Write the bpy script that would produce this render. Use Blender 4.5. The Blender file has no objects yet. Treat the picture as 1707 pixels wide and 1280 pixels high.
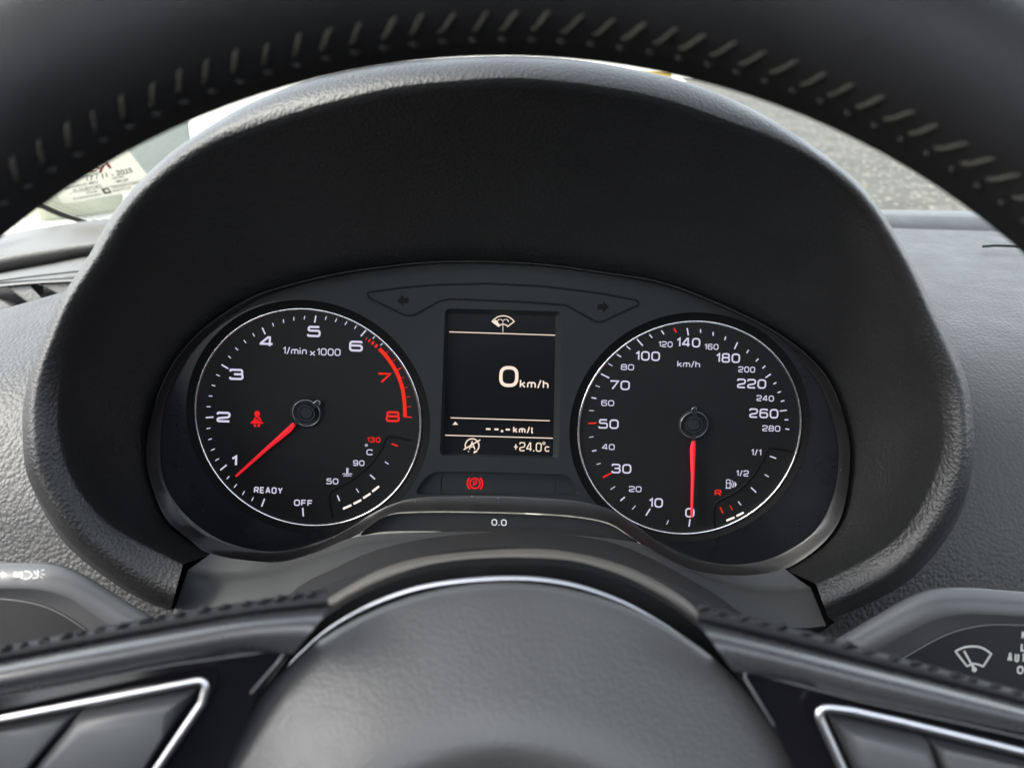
import bpy, bmesh, math, random
from mathutils import Matrix, Vector, geometry
R_ = math.radians
random.seed(7)
scene = bpy.context.scene
COL = scene.collection

# ------------------------------------------------------------------ camera, sky, sun, exposure
PITCH, ROLL, F = 24.0, 1.8, 1282.0          # photo: 1707 x 1280, focal length in its pixels
M = Matrix.Translation((0, 0, 1.15)) @ Matrix.Rotation(R_(-PITCH), 4, 'X') @ Matrix.Rotation(R_(-ROLL), 4, 'Y')
cam_d = bpy.data.cameras.new('camera')
cam_d.sensor_width = 36; cam_d.lens = 36 * F / 1707
cam_d.clip_start = 0.01; cam_d.clip_end = 500
cam_d.dof.use_dof = True; cam_d.dof.focus_distance = 0.362; cam_d.dof.aperture_fstop = 13.0
cam = bpy.data.objects.new('camera', cam_d); COL.objects.link(cam)
cam.matrix_world = M @ Matrix.Rotation(R_(90), 4, 'X')
scene.camera = cam

EXPO = 2.85
SUN_EL, SUN_AZ = 44.0, -112.0               # azimuth clockwise from +Y (straight ahead)
w = bpy.data.worlds.new('World'); scene.world = w; w.use_nodes = True
nt = w.node_tree
sky = nt.nodes.new('ShaderNodeTexSky'); sky.sky_type = 'NISHITA'; sky.sun_disc = False
sky.sun_elevation = R_(SUN_EL); sky.sun_rotation = R_(SUN_AZ)
sky.dust_density = 2.5; sky.air_density = 1.0; sky.ozone_density = 1.0
hs = nt.nodes.new('ShaderNodeHueSaturation'); hs.inputs['Saturation'].default_value = .36     # thin high cloud
nt.links.new(sky.outputs[0], hs.inputs['Color']); nt.links.new(hs.outputs[0], nt.nodes['Background'].inputs[0])
nt.nodes['Background'].inputs[1].default_value = 0.15
sd = bpy.data.lights.new('sun', 'SUN'); sd.energy = .7; sd.angle = R_(12); sd.color = (1, .95, .87)
sun = bpy.data.objects.new('sun', sd); COL.objects.link(sun)
sdir = Vector((math.sin(R_(SUN_AZ)) * math.cos(R_(SUN_EL)), math.cos(R_(SUN_AZ)) * math.cos(R_(SUN_EL)), math.sin(R_(SUN_EL))))
sun.rotation_euler = sdir.to_track_quat('Z', 'Y').to_euler()
vs = scene.view_settings
vs.view_transform = 'Standard'; vs.look = 'None'; vs.exposure = EXPO; vs.gamma = 1; vs.use_curve_mapping = False
cy = scene.cycles
cy.use_denoising = True; cy.caustics_reflective = False; cy.caustics_refractive = False
cy.sample_clamp_indirect = 6; cy.max_bounces = 8; cy.diffuse_bounces = 4; cy.blur_glossy = 0.5

# ------------------------------------------------------------------ materials
def lin(c):
    return tuple((x / 255 / 12.92) if x / 255 <= .04045 else ((x / 255 + .055) / 1.055) ** 2.4 for x in c)
def mat(name, col, rough=.5, metal=0, spec=.5, bump=None, vary=0, coat=0, rvary=0):
    """col linear rgb; bump = (kind, scale, strength, distance)"""
    m = bpy.data.materials.new(name); m.use_nodes = True
    n, l = m.node_tree.nodes, m.node_tree.links
    p = n['Principled BSDF']
    p.inputs['Base Color'].default_value = (*col, 1); p.inputs['Roughness'].default_value = rough
    p.inputs['Metallic'].default_value = metal; p.inputs['Specular IOR Level'].default_value = spec
    p.inputs['Coat Weight'].default_value = coat; p.inputs['Coat Roughness'].default_value = .08
    tc = n.new('ShaderNodeTexCoord')
    if vary or rvary:
        no = n.new('ShaderNodeTexNoise'); no.inputs['Scale'].default_value = 45; no.inputs['Detail'].default_value = 8
        no.inputs['Roughness'].default_value = .65
        l.new(tc.outputs['Object'], no.inputs['Vector'])
        if vary:
            mx = n.new('ShaderNodeMix'); mx.data_type = 'RGBA'
            l.new(no.outputs['Fac'], mx.inputs['Factor'])
            mx.inputs['A'].default_value = (*[c * (1 - vary) for c in col], 1)
            mx.inputs['B'].default_value = (*[c * (1 + vary) for c in col], 1)
            l.new(mx.outputs['Result'], p.inputs['Base Color'])
        if rvary:
            mr = n.new('ShaderNodeMapRange')
            mr.inputs['From Min'].default_value = .3; mr.inputs['From Max'].default_value = .7
            mr.inputs['To Min'].default_value = rough - rvary; mr.inputs['To Max'].default_value = rough + rvary
            l.new(no.outputs['Fac'], mr.inputs['Value']); l.new(mr.outputs['Result'], p.inputs['Roughness'])
    if bump:
        kind, sc, st, di = bump
        b = n.new('ShaderNodeBump'); b.inputs['Strength'].default_value = st; b.inputs['Distance'].default_value = di
        if kind == 'leather':
            # hide grain: irregular cells with creases between them, broken up by finer noise
            no = n.new('ShaderNodeTexNoise'); no.inputs['Scale'].default_value = sc * .5; no.inputs['Detail'].default_value = 3
            l.new(tc.outputs['Object'], no.inputs['Vector'])
            mxv = n.new('ShaderNodeMix'); mxv.data_type = 'VECTOR'; mxv.inputs['Factor'].default_value = 1
            ad = n.new('ShaderNodeVectorMath'); ad.operation = 'SCALE'; ad.inputs['Scale'].default_value = .8 / sc
            l.new(no.outputs['Color'], ad.inputs[0])
            sm = n.new('ShaderNodeVectorMath'); sm.operation = 'ADD'
            l.new(tc.outputs['Object'], sm.inputs[0]); l.new(ad.outputs[0], sm.inputs[1])
            vo = n.new('ShaderNodeTexVoronoi'); vo.feature = 'SMOOTH_F1'; vo.inputs['Scale'].default_value = sc; vo.inputs['Smoothness'].default_value = .35
            l.new(sm.outputs[0], vo.inputs['Vector'])
            n2 = n.new('ShaderNodeTexNoise'); n2.inputs['Scale'].default_value = sc * 2.2; n2.inputs['Detail'].default_value = 2
            l.new(tc.outputs['Object'], n2.inputs['Vector'])
            su = n.new('ShaderNodeMath'); su.operation = 'MULTIPLY_ADD'; su.inputs[1].default_value = .35
            l.new(n2.outputs['Fac'], su.inputs[0])
            iv = n.new('ShaderNodeMath'); iv.operation = 'MULTIPLY'; iv.inputs[1].default_value = -1.0
            l.new(vo.outputs['Distance'], iv.inputs[0]); l.new(iv.outputs[0], su.inputs[2])
            l.new(su.outputs[0], b.inputs['Height'])
        else:
            no = n.new('ShaderNodeTexNoise'); no.inputs['Scale'].default_value = sc; no.inputs['Detail'].default_value = 3
            l.new(tc.outputs['Object'], no.inputs['Vector']); l.new(no.outputs['Fac'], b.inputs['Height'])
        l.new(b.outputs['Normal'], p.inputs['Normal'])
    return m
def glow(name, srgb, k=1.0):
    m = mat(name, (.004, .004, .004), .6, spec=.05)
    p = m.node_tree.nodes['Principled BSDF']
    p.inputs['Emission Color'].default_value = (*lin(srgb), 1)
    p.inputs['Emission Strength'].default_value = k / 2 ** EXPO
    return m

MT = {
 'trim':   mat('grey_lower_trim_plastic', (.036, .038, .039), .5, spec=.4, bump=('noise', 2500, .1, .0002), vary=.08),
 'bowl':   mat('dark_glossy_surround', (.010, .011, .014), .30, spec=.5, vary=.25, rvary=.06),
 'line':   mat('dull_edge_line', (.030, .030, .029), .5, spec=.3),
 'hood':   mat('black_grained_leatherette', (.0125, .013, .0135), .46, spec=.5, bump=('leather', 760, .62, .00036), vary=.12, rvary=.06),
 'dash':   mat('grey_black_dash_skin', (.025, .025, .0245), .52, spec=.42, bump=('leather', 560, .75, .00045), vary=.12, rvary=.06),
 'ledge':  mat('sunlit_dash_skin', (.065, .064, .060), .55, bump=('leather', 500, .4, .0005), vary=.1),  # paler dash skin: sunlight on the ledges and vent put into its colour
 'rim':    mat('smooth_black_leather', (.009, .009, .0095), .58, spec=.28, bump=('leather', 520, .18, .0004), vary=.2, rvary=.08),
 'pad':    mat('airbag_soft_skin', (.050, .050, .049), .43, bump=('leather', 1000, .22, .0004), vary=.12, rvary=.06),
 'thread': mat('olive_grey_thread', (.023, .0215, .0155), .8, bump=('noise', 3000, .4, .0003)),
 'satin':  mat('satin_grey_plastic', (.050, .052, .054), .42, bump=('noise', 2500, .12, .0002), vary=.08),
 'matte':  mat('matte_black_plastic', (.016, .017, .018), .6, bump=('noise', 2600, .12, .0002), vary=.15),
 'panel':  mat('cluster_mask_plastic', (.0125, .0148, .0155), .6, spec=.25, bump=('noise', 2600, .15, .0002), vary=.12),
 'panelg': mat('cluster_groove_black', (.0035, .0037, .004), .7, spec=.15),
 'lensrim': mat('satin_black_frame', (.012, .012, .0125), .36, vary=.2, rvary=.08),
 'face':   mat('dial_face_black', (.0065, .0072, .0078), .6, spec=.22, bump=('noise', 3500, .15, .0002), vary=.15),
 'gloss':  mat('piano_black', (.005, .005, .006), .12, spec=.25, vary=.2, rvary=.04),
 'bar':    mat('satin_black_spoke_metal', (.035, .036, .038), .28, spec=.6, vary=.15, rvary=.05),
 'edge':   mat('grey_edge_plastic', (.12, .12, .12), .35, vary=.1),
 'chrome': mat('bright_chrome', (.82, .83, .84), .26, metal=1, vary=.05),
 'silver': mat('satin_silver_trim', (.60, .60, .62), .30, metal=1, vary=.05),
 'screen': mat('display_glass_black', (.006, .0065, .0075), .25, spec=.3, vary=.2),
 'hubband': mat('dusty_brown_grey_plastic', (.085, .076, .062), .62, bump=('noise', 1400, .2, .0003), vary=.2),
 'stalk':  mat('graphite_stalk_plastic', (.055, .056, .058), .38, bump=('noise', 2500, .1, .0002), vary=.1, rvary=.05),
 'stalkface': mat('black_stalk_face', (.008, .008, .009), .5, spec=.3, bump=('noise', 2500, .1, .0002)),
 'print':  mat('white_print', (.42, .44, .41), .6),
 'white':  glow('backlit_white', (214, 210, 233)),
 'warm':   glow('screen_warm_white', (255, 232, 214)),
 'seg':    glow('lit_segment_white', (255, 240, 226), 1.3),
 'red':    glow('backlit_red', (240, 44, 28)),
 'redlamp': glow('warning_lamp_red', (255, 28, 34)),
 'needle': glow('lit_red_needle', (196, 14, 24)),
 'hubrim': mat('needle_hub_silver', (.55, .55, .55), .3, metal=1),
 'wall':   mat('white_render', (.80, .79, .76), .9, bump=('noise', 30, .2, .01), vary=.05),
 'paving': mat('pale_concrete_paving', (.50, .49, .45), .9, bump=('noise', 12, .2, .01), vary=.08),
 'pillar': mat('grey_green_concrete', (.24, .26, .235), .9, bump=('noise', 25, .3, .01), vary=.2),
 'olive':  mat('pale_olive_stone', (.36, .36, .27), .9, bump=('noise', 25, .3, .01), vary=.2),
 'ochre':  mat('ochre_paint', (.55, .36, .06), .7, vary=.1),
 'paper':  mat('sticker_paper', (.62, .61, .54), .6, vary=.03),
 'ink':    mat('grey_green_ink', (.035, .037, .03), .7, vary=.2),
 'redink': mat('red_ink', (.45, .055, .04), .7),
 'frit':   mat('black_frit_enamel', (.02, .02, .017), .6),
 'liner':  mat('pale_headliner_cloth', (.30, .29, .27), .95, bump=('noise', 900, .3, .001), vary=.06),
 'dark':   mat('dark_cabin_trim', (.02, .02, .021), .8, vary=.1),
}
_p = MT['paper'].node_tree
_t = _p.nodes.new('ShaderNodeBsdfTranslucent'); _t.inputs[0].default_value = (.36, .35, .29, 1)
_m = _p.nodes.new('ShaderNodeMixShader'); _m.inputs[0].default_value = .6
_p.links.new(_p.nodes['Principled BSDF'].outputs[0], _m.inputs[1]); _p.links.new(_t.outputs[0], _m.inputs[2])
_p.links.new(_m.outputs[0], _p.nodes['Material Output'].inputs[0])
MT['needle'].node_tree.nodes['Principled BSDF'].inputs['Base Color'].default_value = (.55, .04, .05, 1)
MT['needle'].node_tree.nodes['Principled BSDF'].inputs['Roughness'].default_value = .25
# asphalt with pale chippings
ma = bpy.data.materials.new('asphalt'); ma.use_nodes = True
n, l = ma.node_tree.nodes, ma.node_tree.links
p = n['Principled BSDF']; p.inputs['Roughness'].default_value = .85
tc = n.new('ShaderNodeTexCoord')
vo = n.new('ShaderNodeTexVoronoi'); vo.inputs['Scale'].default_value = 26; l.new(tc.outputs['Object'], vo.inputs['Vector'])
no = n.new('ShaderNodeTexNoise'); no.inputs['Scale'].default_value = 1.3; no.inputs['Detail'].default_value = 9
l.new(tc.outputs['Object'], no.inputs['Vector'])
sep = n.new('ShaderNodeSeparateColor'); l.new(vo.outputs['Color'], sep.inputs[0])
gt = n.new('ShaderNodeMath'); gt.operation = 'GREATER_THAN'; gt.inputs[1].default_value = .93; l.new(sep.outputs[0], gt.inputs[0])
r1 = n.new('ShaderNodeValToRGB'); r1.color_ramp.elements[0].color = (.030, .029, .021, 1); r1.color_ramp.elements[1].color = (.058, .056, .042, 1)
r1.color_ramp.elements[0].position = .3; r1.color_ramp.elements[1].position = .7
l.new(no.outputs['Fac'], r1.inputs[0])
mx = n.new('ShaderNodeMix'); mx.data_type = 'RGBA'; l.new(gt.outputs[0], mx.inputs['Factor'])
l.new(r1.outputs[0], mx.inputs['A']); mx.inputs['B'].default_value = (.20, .19, .15, 1)
l.new(mx.outputs['Result'], p.inputs['Base Color'])
b = n.new('ShaderNodeBump'); b.inputs['Distance'].default_value = .01; l.new(vo.outputs['Distance'], b.inputs['Height']); l.new(b.outputs[0], p.inputs['Normal'])
MT['asphalt'] = ma
# windscreen glass: clear pane with a Fresnel reflection
mg = bpy.data.materials.new('windscreen_glass'); mg.use_nodes = True
n, l = mg.node_tree.nodes, mg.node_tree.links
n.remove(n['Principled BSDF'])
tr = n.new('ShaderNodeBsdfTransparent'); tr.inputs[0].default_value = (.93, .95, .92, 1)
gl = n.new('ShaderNodeBsdfGlossy'); gl.inputs['Roughness'].default_value = .02
fr = n.new('ShaderNodeFresnel'); fr.inputs[0].default_value = 1.3
ms = n.new('ShaderNodeMixShader'); l.new(fr.outputs[0], ms.inputs[0]); l.new(tr.outputs[0], ms.inputs[1]); l.new(gl.outputs[0], ms.inputs[2])
l.new(ms.outputs[0], n['Material Output'].inputs[0])
MT['glass'] = mg

# ------------------------------------------------------------------ helpers
def P(px, py, d):
    """point seen at photo pixel (px, py), d metres in front of the camera (x right, y ahead, z up)"""
    return Vector(((px - 853.5) / F * d, d, (640 - py) / F * d))
def thing(name, label, cat, origin=(0, 0, 0), group=None):
    o = bpy.data.objects.new(name, None); COL.objects.link(o)
    o.empty_display_size = .02
    o.matrix_world = M @ Matrix.Translation(origin)
    o['label'] = label; o['category'] = cat
    if group: o['group'] = group
    return o
def mesh_obj(name, verts, faces, m, parent, smooth=True, base=None):
    """verts in the car frame; parent is a thing (Empty) or a part of one"""
    me = bpy.data.meshes.new(name)
    if parent is not None:
        root = parent
        while root.parent: root = root.parent
        org = (M.inverted() @ root.matrix_world).translation
    else:
        org = Vector(base or (0, 0, 0))
    me.from_pydata([tuple(Vector(v) - org) for v in verts], [], faces)
    me.validate(); me.update()
    if smooth:
        for pl in me.polygons: pl.use_smooth = True
    me.materials.append(m)
    o = bpy.data.objects.new(name, me); COL.objects.link(o)
    if parent is not None: o.parent = parent
    return o
class MB:
    def __init__(s): s.v, s.f = [], []
    def add(s, v, f):
        k = len(s.v); s.v += [Vector(x) for x in v]; s.f += [tuple(i + k for i in q) for q in f]; return s
    def loft(s, rings, closed=False, cap=False):
        n_ = len(rings[0]); v = [q for r in rings for q in r]; f = []
        for i in range(len(rings) - 1):
            for j in range(n_ if closed else n_ - 1):
                a, b_ = i * n_ + j, i * n_ + (j + 1) % n_
                f.append((a, b_, b_ + n_, a + n_))
        if cap:
            f.append(tuple(range(n_))[::-1]); f.append(tuple((len(rings) - 1) * n_ + j for j in range(n_)))
        return s.add(v, f)
    def tube(s, pts, r, seg=8, flat=1.0):
        pts = [Vector(q) for q in pts]; rings = []
        rr = r if isinstance(r, (list, tuple)) else [r] * len(pts)
        for i, q in enumerate(pts):
            t = (pts[min(i + 1, len(pts) - 1)] - pts[max(i - 1, 0)]).normalized()
            a = t.cross(Vector((0, 1, 0)))
            if a.length < 1e-4: a = t.cross(Vector((1, 0, 0)))
            a.normalize(); b_ = a.cross(t).normalized()
            rings.append([q + (a * math.cos(k * 2 * math.pi / seg) + b_ * flat * math.sin(k * 2 * math.pi / seg)) * rr[i] for k in range(seg)])
        return s.loft(rings, closed=True, cap=True)
    def build(s, name, m, parent, smooth=True, fix=True, auto=None):
        o = mesh_obj(name, s.v, s.f, m, parent, smooth)
        if fix:
            bm = bmesh.new(); bm.from_mesh(o.data)
            bmesh.ops.recalc_face_normals(bm, faces=bm.faces)
            if auto:
                for e in bm.edges:
                    if len(e.link_faces) == 2 and e.calc_face_angle(0) > R_(auto): e.smooth = False
            bm.to_mesh(o.data); bm.free()
        return o
def crom(pts, n_, closed=False):
    """Catmull-Rom through pts (tuples of any size), n_ samples evenly spaced along it"""
    pts = [Vector(q) for q in pts]; k = len(pts); dense = []
    segs = k if closed else k - 1
    for i in range(segs):
        if closed: a, b_, c, d = pts[(i - 1) % k], pts[i], pts[(i + 1) % k], pts[(i + 2) % k]
        else: a, b_, c, d = pts[max(i - 1, 0)], pts[i], pts[i + 1], pts[min(i + 2, k - 1)]
        for t in [x / 12 for x in range(12)]:
            dense.append(.5 * ((2 * b_) + (c - a) * t + (2 * a - 5 * b_ + 4 * c - d) * t * t + (3 * b_ - a - 3 * c + d) * t ** 3))
    dense.append(pts[0] if closed else pts[-1])
    return even(dense, n_, closed)
def even(dense, n_, closed=False):
    dense = [Vector(q) for q in dense]
    cum = [0]
    for a, b_ in zip(dense, dense[1:]): cum.append(cum[-1] + (b_ - a).length)
    out, j = [], 0
    for i in range(n_):
        t = cum[-1] * i / (n_ if closed else n_ - 1)
        while j < len(cum) - 2 and cum[j + 1] < t: j += 1
        u = 0 if cum[j + 1] == cum[j] else (t - cum[j]) / (cum[j + 1] - cum[j])
        out.append(dense[j].lerp(dense[j + 1], min(max(u, 0), 1)))
    return out
def anchored(segs, n_):
    """segs: lists of points sharing end points; a smooth curve with n_ samples per segment"""
    allp, cuts = [], [0]
    for s in segs:
        allp += s if not allp else s[1:]
        cuts.append(len(allp) - 1)
    pts = [Vector(q) for q in allp]; k = len(pts); out = []
    def at(i, t):
        a, b_, c, d = pts[max(i - 1, 0)], pts[i], pts[i + 1], pts[min(i + 2, k - 1)]
        return .5 * ((2 * b_) + (c - a) * t + (2 * a - 5 * b_ + 4 * c - d) * t * t + (3 * b_ - a - 3 * c + d) * t ** 3)
    for s0, s1 in zip(cuts, cuts[1:]):
        dense = [at(i, t / 12) for i in range(s0, s1) for t in range(12)] + [pts[s1]]
        e = even(dense, n_ + 1)
        out += e if not out else e[1:]
    return out
def fillet(pts, r, closed=False, seg=5):
    pts = [Vector(q) for q in pts]; k = len(pts); out = []
    for i, q in enumerate(pts):
        if not closed and i in (0, k - 1): out.append(q); continue
        a, b_ = pts[(i - 1) % k] - q, pts[(i + 1) % k] - q
        la, lb = a.length, b_.length
        if la < 1e-9 or lb < 1e-9: continue
        c_ = max(-1, min(1, a.dot(b_) / la / lb)); ang = math.acos(c_)
        if ang > math.pi - .02 or r <= 0: out.append(q); continue
        t = min(r / math.tan(ang / 2), la * .49, lb * .49)
        p0, p1 = q + a / la * t, q + b_ / lb * t
        for j in range(seg + 1):
            u = j / seg; out.append((1 - u) ** 2 * p0 + 2 * u * (1 - u) * q + u * u * p1)
    return out
def ribbon(pts, wd, closed=False):
    """quads of a stroke of width wd along 2-D pts"""
    pts = [Vector(q) for q in pts]; k = len(pts); L, Rr = [], []
    for i, q in enumerate(pts):
        if closed: a, b_ = pts[(i - 1) % k], pts[(i + 1) % k]
        else: a, b_ = pts[max(i - 1, 0)], pts[min(i + 1, k - 1)]
        d1 = (q - a) if (q - a).length > 1e-9 else (b_ - q); d2 = (b_ - q) if (b_ - q).length > 1e-9 else (q - a)
        d1 = d1.normalized(); d2 = d2.normalized()
        n1, n2 = Vector((-d1.y, d1.x)), Vector((-d2.y, d2.x))
        nn = n1 + n2
        nn = n1 if nn.length < .2 else nn.normalized()
        s = min(1 / max(nn.dot(n1), .3), 1.9) * wd / 2
        L.append(q + nn * s); Rr.append(q - nn * s)
    return [(L[i], L[(i + 1) % k], Rr[(i + 1) % k], Rr[i]) for i in range(k if closed else k - 1)]

# a flat surface in the car frame, addressed by the photo pixel seen on it
class Plane:
    def __init__(s, px, py, d, tilt=0, roll=ROLL, yaw=0):
        s.o = P(px, py, d); r, t = R_(roll), R_(tilt)
        s.u = Vector((math.cos(r), 0, -math.sin(r))); v0 = Vector((math.sin(r), 0, math.cos(r)))
        s.v = (v0 * math.cos(t) + Vector((0, -1, 0)) * math.sin(t)).normalized()
        s.n = s.u.cross(s.v).normalized()
        if yaw:
            q = Matrix.Rotation(R_(yaw), 3, s.v); s.u = q @ s.u; s.n = q @ s.n
    def hit(s, px, py, w_=0):
        ray = Vector(((px - 853.5) / F, 1, (640 - py) / F)); o = s.o + s.n * w_
        return ray * (o.dot(s.n) / ray.dot(s.n))
    def poly(s, pts, w_=0): return [s.hit(q[0], q[1], w_) for q in pts]
    def lift(s, pt, w_): return pt + s.n * w_

class Flat:
    """flat printed or lit shapes on a plane, drawn in photo pixels"""
    def __init__(s, plane, w_): s.pl, s.w, s.k, s.mb = plane, w_, 0, MB()
    def polys(s, qs):
        s.k += 1
        for q in qs:
            s.mb.add([s.pl.hit(v[0], v[1], s.w + (s.k % 40) * 1.5e-6) for v in q], [tuple(range(len(q)))])
        return s
    def line(s, pts, wd, closed=False): return s.polys(ribbon(pts, wd, closed))
    def fill(s, pts):
        tri = geometry.tessellate_polygon([[Vector((q[0], q[1], 0)) for q in pts]])
        return s.polys([[pts[i] for i in t] for t in tri])
    def text(s, string, cx, cy, wd, ht, t, roll=ROLL, rad=.3):
        for strokes in layout(string, wd, ht, t, rad):
            pts, cl = strokes
            c_, s_ = math.cos(R_(roll)), math.sin(R_(roll))
            s.line([Vector((cx + x * c_ - y * s_, cy + x * s_ + y * c_)) for x, y in pts], t, cl)
        return s
    def build(s, name, m, parent): return s.mb.build(name, m, parent, smooth=False, fix=False)

# stroke alphabet: wide square-shouldered sans, box 0..1; (width, [(points, closed, rounding)])
G = {
 '0': (1, [([(0, 0), (1, 0), (1, 1), (0, 1)], 1, 1)]),
 '1': (.36, [([(0, .74), (1, 1), (1, 0)], 0, 0)]),
 '2': (1, [([(0, .78), (0, 1), (1, 1), (1, .5), (0, .34), (0, 0), (1, 0)], 0, .75)]),
 '3': (1, [([(0, .80), (0, 1), (.96, 1), (.96, .52), (.3, .52)], 0, .8), ([(.3, .52), (1, .52), (1, 0), (0, 0), (0, .2)], 0, .8)]),
 '4': (1, [([(.76, 0), (.76, 1), (.6, 1), (0, .3), (0, .25), (1, .25)], 0, 0)]),
 '5': (1, [([(.96, 1), (.05, 1), (.02, .58), (1, .58), (1, 0), (0, 0), (0, .18)], 0, .6)]),
 '6': (1, [([(.95, .84), (.95, 1), (0, 1), (0, 0), (1, 0), (1, .57), (0, .57)], 0, .8)]),
 '7': (1, [([(0, 1), (1, 1), (.28, 0)], 0, 0)]),
 '8': (1, [([(.04, .53), (.96, .53), (.96, 1), (.04, 1)], 1, .8), ([(0, 0), (1, 0), (1, .53), (0, .53)], 1, .8)]),
 '9': (1, [([(.05, .16), (.05, 0), (1, 0), (1, 1), (0, 1), (0, .43), (1, .43)], 0, .8)]),
 'A': (1, [([(0, 0), (.44, 1), (.56, 1), (1, 0)], 0, 0), ([(.16, .3), (.84, .3)], 0, 0)]),
 'C': (1, [([(1, .78), (1, 1), (0, 1), (0, 0), (1, 0), (1, .22)], 0, 1)]),
 'D': (1, [([(0, 0), (1, 0), (1, 1), (0, 1)], 1, .7)]),
 'E': (.85, [([(1, 1), (0, 1), (0, 0), (1, 0)], 0, 0), ([(0, .5), (.92, .5)], 0, 0)]),
 'F': (.85, [([(1, 1), (0, 1), (0, 0)], 0, 0), ([(0, .5), (.9, .5)], 0, 0)]),
 'H': (.9, [([(0, 0), (0, 1)], 0, 0), ([(1, 0), (1, 1)], 0, 0), ([(0, .5), (1, .5)], 0, 0)]),
 'I': (.08, [([(0, 0), (0, 1)], 0, 0)]),
 'L': (.8, [([(0, 1), (0, 0), (1, 0)], 0, 0)]),
 'O': (1.05, [([(0, 0), (1, 0), (1, 1), (0, 1)], 1, 1)]),
 'P': (.9, [([(0, 0), (0, 1), (1, 1), (1, .42), (0, .42)], 0, .8)]),
 'R': (.95, [([(0, 0), (0, 1), (1, 1), (1, .45), (0, .45)], 0, .7), ([(.55, .45), (1, 0)], 0, 0)]),
 'T': (.95, [([(0, 1), (1, 1)], 0, 0), ([(.5, 1), (.5, 0)], 0, 0)]),
 'U': (.95, [([(0, 1), (0, 0), (1, 0), (1, 1)], 0, 1)]),
 'Y': (1, [([(0, 1), (.5, .48), (1, 1)], 0, 0), ([(.5, .48), (.5, 0)], 0, 0)]),
 'c': (.75, [([(1, .55), (1, .68), (0, .68), (0, 0), (1, 0), (1, .14)], 0, 1)]),
 'h': (.75, [([(0, 0), (0, 1)], 0, 0), ([(0, .66), (1, .66), (1, 0)], 0, .8)]),
 'i': (.08, [([(0, 0), (0, .66)], 0, 0), ([(0, .86), (0, 1.02)], 0, 0)]),
 'k': (.75, [([(0, 0), (0, 1)], 0, 0), ([(.95, .68), (.1, .34)], 0, 0), ([(.3, .42), (1, 0)], 0, 0)]),
 'l': (.3, [([(0, 1), (0, 0), (1, 0)], 0, .6)]),
 'm': (1.25, [([(0, 0), (0, .68), (1, .68), (1, 0)], 0, .8), ([(.5, .68), (.5, 0)], 0, 0)]),
 'n': (.75, [([(0, 0), (0, .68), (1, .68), (1, 0)], 0, .8)]),
 'x': (.75, [([(0, 0), (1, .64)], 0, 0), ([(0, .64), (1, 0)], 0, 0)]),
 '/': (.45, [([(0, -.06), (1, 1.06)], 0, 0)]),
 '.': (.06, [([(0, -.06), (0, .1)], 0, 0)]),
 '+': (.75, [([(0, .45), (1, .45)], 0, 0), ([(.5, .12), (.5, .78)], 0, 0)]),
 '*': (.3, [([(0, .78), (1, .78), (1, 1.05), (0, 1.05)], 1, 1)]),       # degree ring
 ' ': (.15, []),
}
def layout(string, wd, ht, t, rad):
    nat = sum(G[c][0] for c in string); gaps = len(string) - 1
    gap = max(t * 1.0, .12 * ht) + t
    sc = (wd - t - gaps * gap) / nat if nat else 1
    x, out = -wd / 2 + t / 2, []
    h2 = ht - t
    for c in string:
        gw = G[c][0] * sc
        for pts, cl, rd in G[c][1]:
            q = [Vector((x + a * gw, h2 / 2 - b_ * h2)) for a, b_ in pts]
            out.append((fillet(q, rad * ht * rd, bool(cl)) if rd else q, bool(cl)))
        x += gw + gap
    return out
def arc2(cx, cy, r, a0, a1, n_=24, ry=None):
    ry = ry or r
    return [Vector((cx + r * math.cos(R_(a0 + (a1 - a0) * i / n_)), cy - ry * math.sin(R_(a0 + (a1 - a0) * i / n_)))) for i in range(n_ + 1)]
def slab(poly_px, d, thick, bevel=0, seg=3):
    """a plate with the photo outline poly_px at depth d, real thickness and rounded front edge -> MB"""
    mb = MB(); bm = bmesh.new()
    fv = [bm.verts.new(P(q[0], q[1], d)) for q in poly_px]
    bv = [bm.verts.new(v.co + Vector((0, thick, 0))) for v in fv]
    k = len(fv)
    ff = bm.faces.new(fv); bm.faces.new(bv[::-1])
    for i in range(k): bm.faces.new((fv[i], bv[i], bv[(i + 1) % k], fv[(i + 1) % k]))
    if bevel:
        bmesh.ops.bevel(bm, geom=list(ff.edges), offset=bevel, segments=seg, profile=.5, affect='EDGES', clamp_overlap=True)
    bmesh.ops.triangulate(bm, faces=[f for f in bm.faces if len(f.verts) > 4])
    bm.verts.index_update()
    mb.add([v.co.copy() for v in bm.verts], [tuple(v.index for v in f.verts) for f in bm.faces]); bm.free()
    return mb
def halfround(T, B, d, h, n_=40, m_=9, back=.012):
    """a rounded moulding between photo lines T and B, bulging h metres towards the viewer"""
    T, B = crom(T, n_), crom(B, n_); rings = []
    ring_at = lambda f, dd: [P(a.x + (b_.x - a.x) * f, a.y + (b_.y - a.y) * f, dd) for a, b_ in zip(T, B)]
    top = [q + Vector((0, back, 0)) for q in ring_at(0, d)]
    rings.append(top)
    for k in range(m_):
        t = math.pi * k / (m_ - 1)
        rings.append(ring_at((1 - math.cos(t)) / 2, d - h * math.sin(t)))
    rings.append([q + Vector((0, back, 0)) for q in ring_at(1, d)])
    return MB().loft(rings)
def px(m_, d=.36): return m_ * d / F

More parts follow.
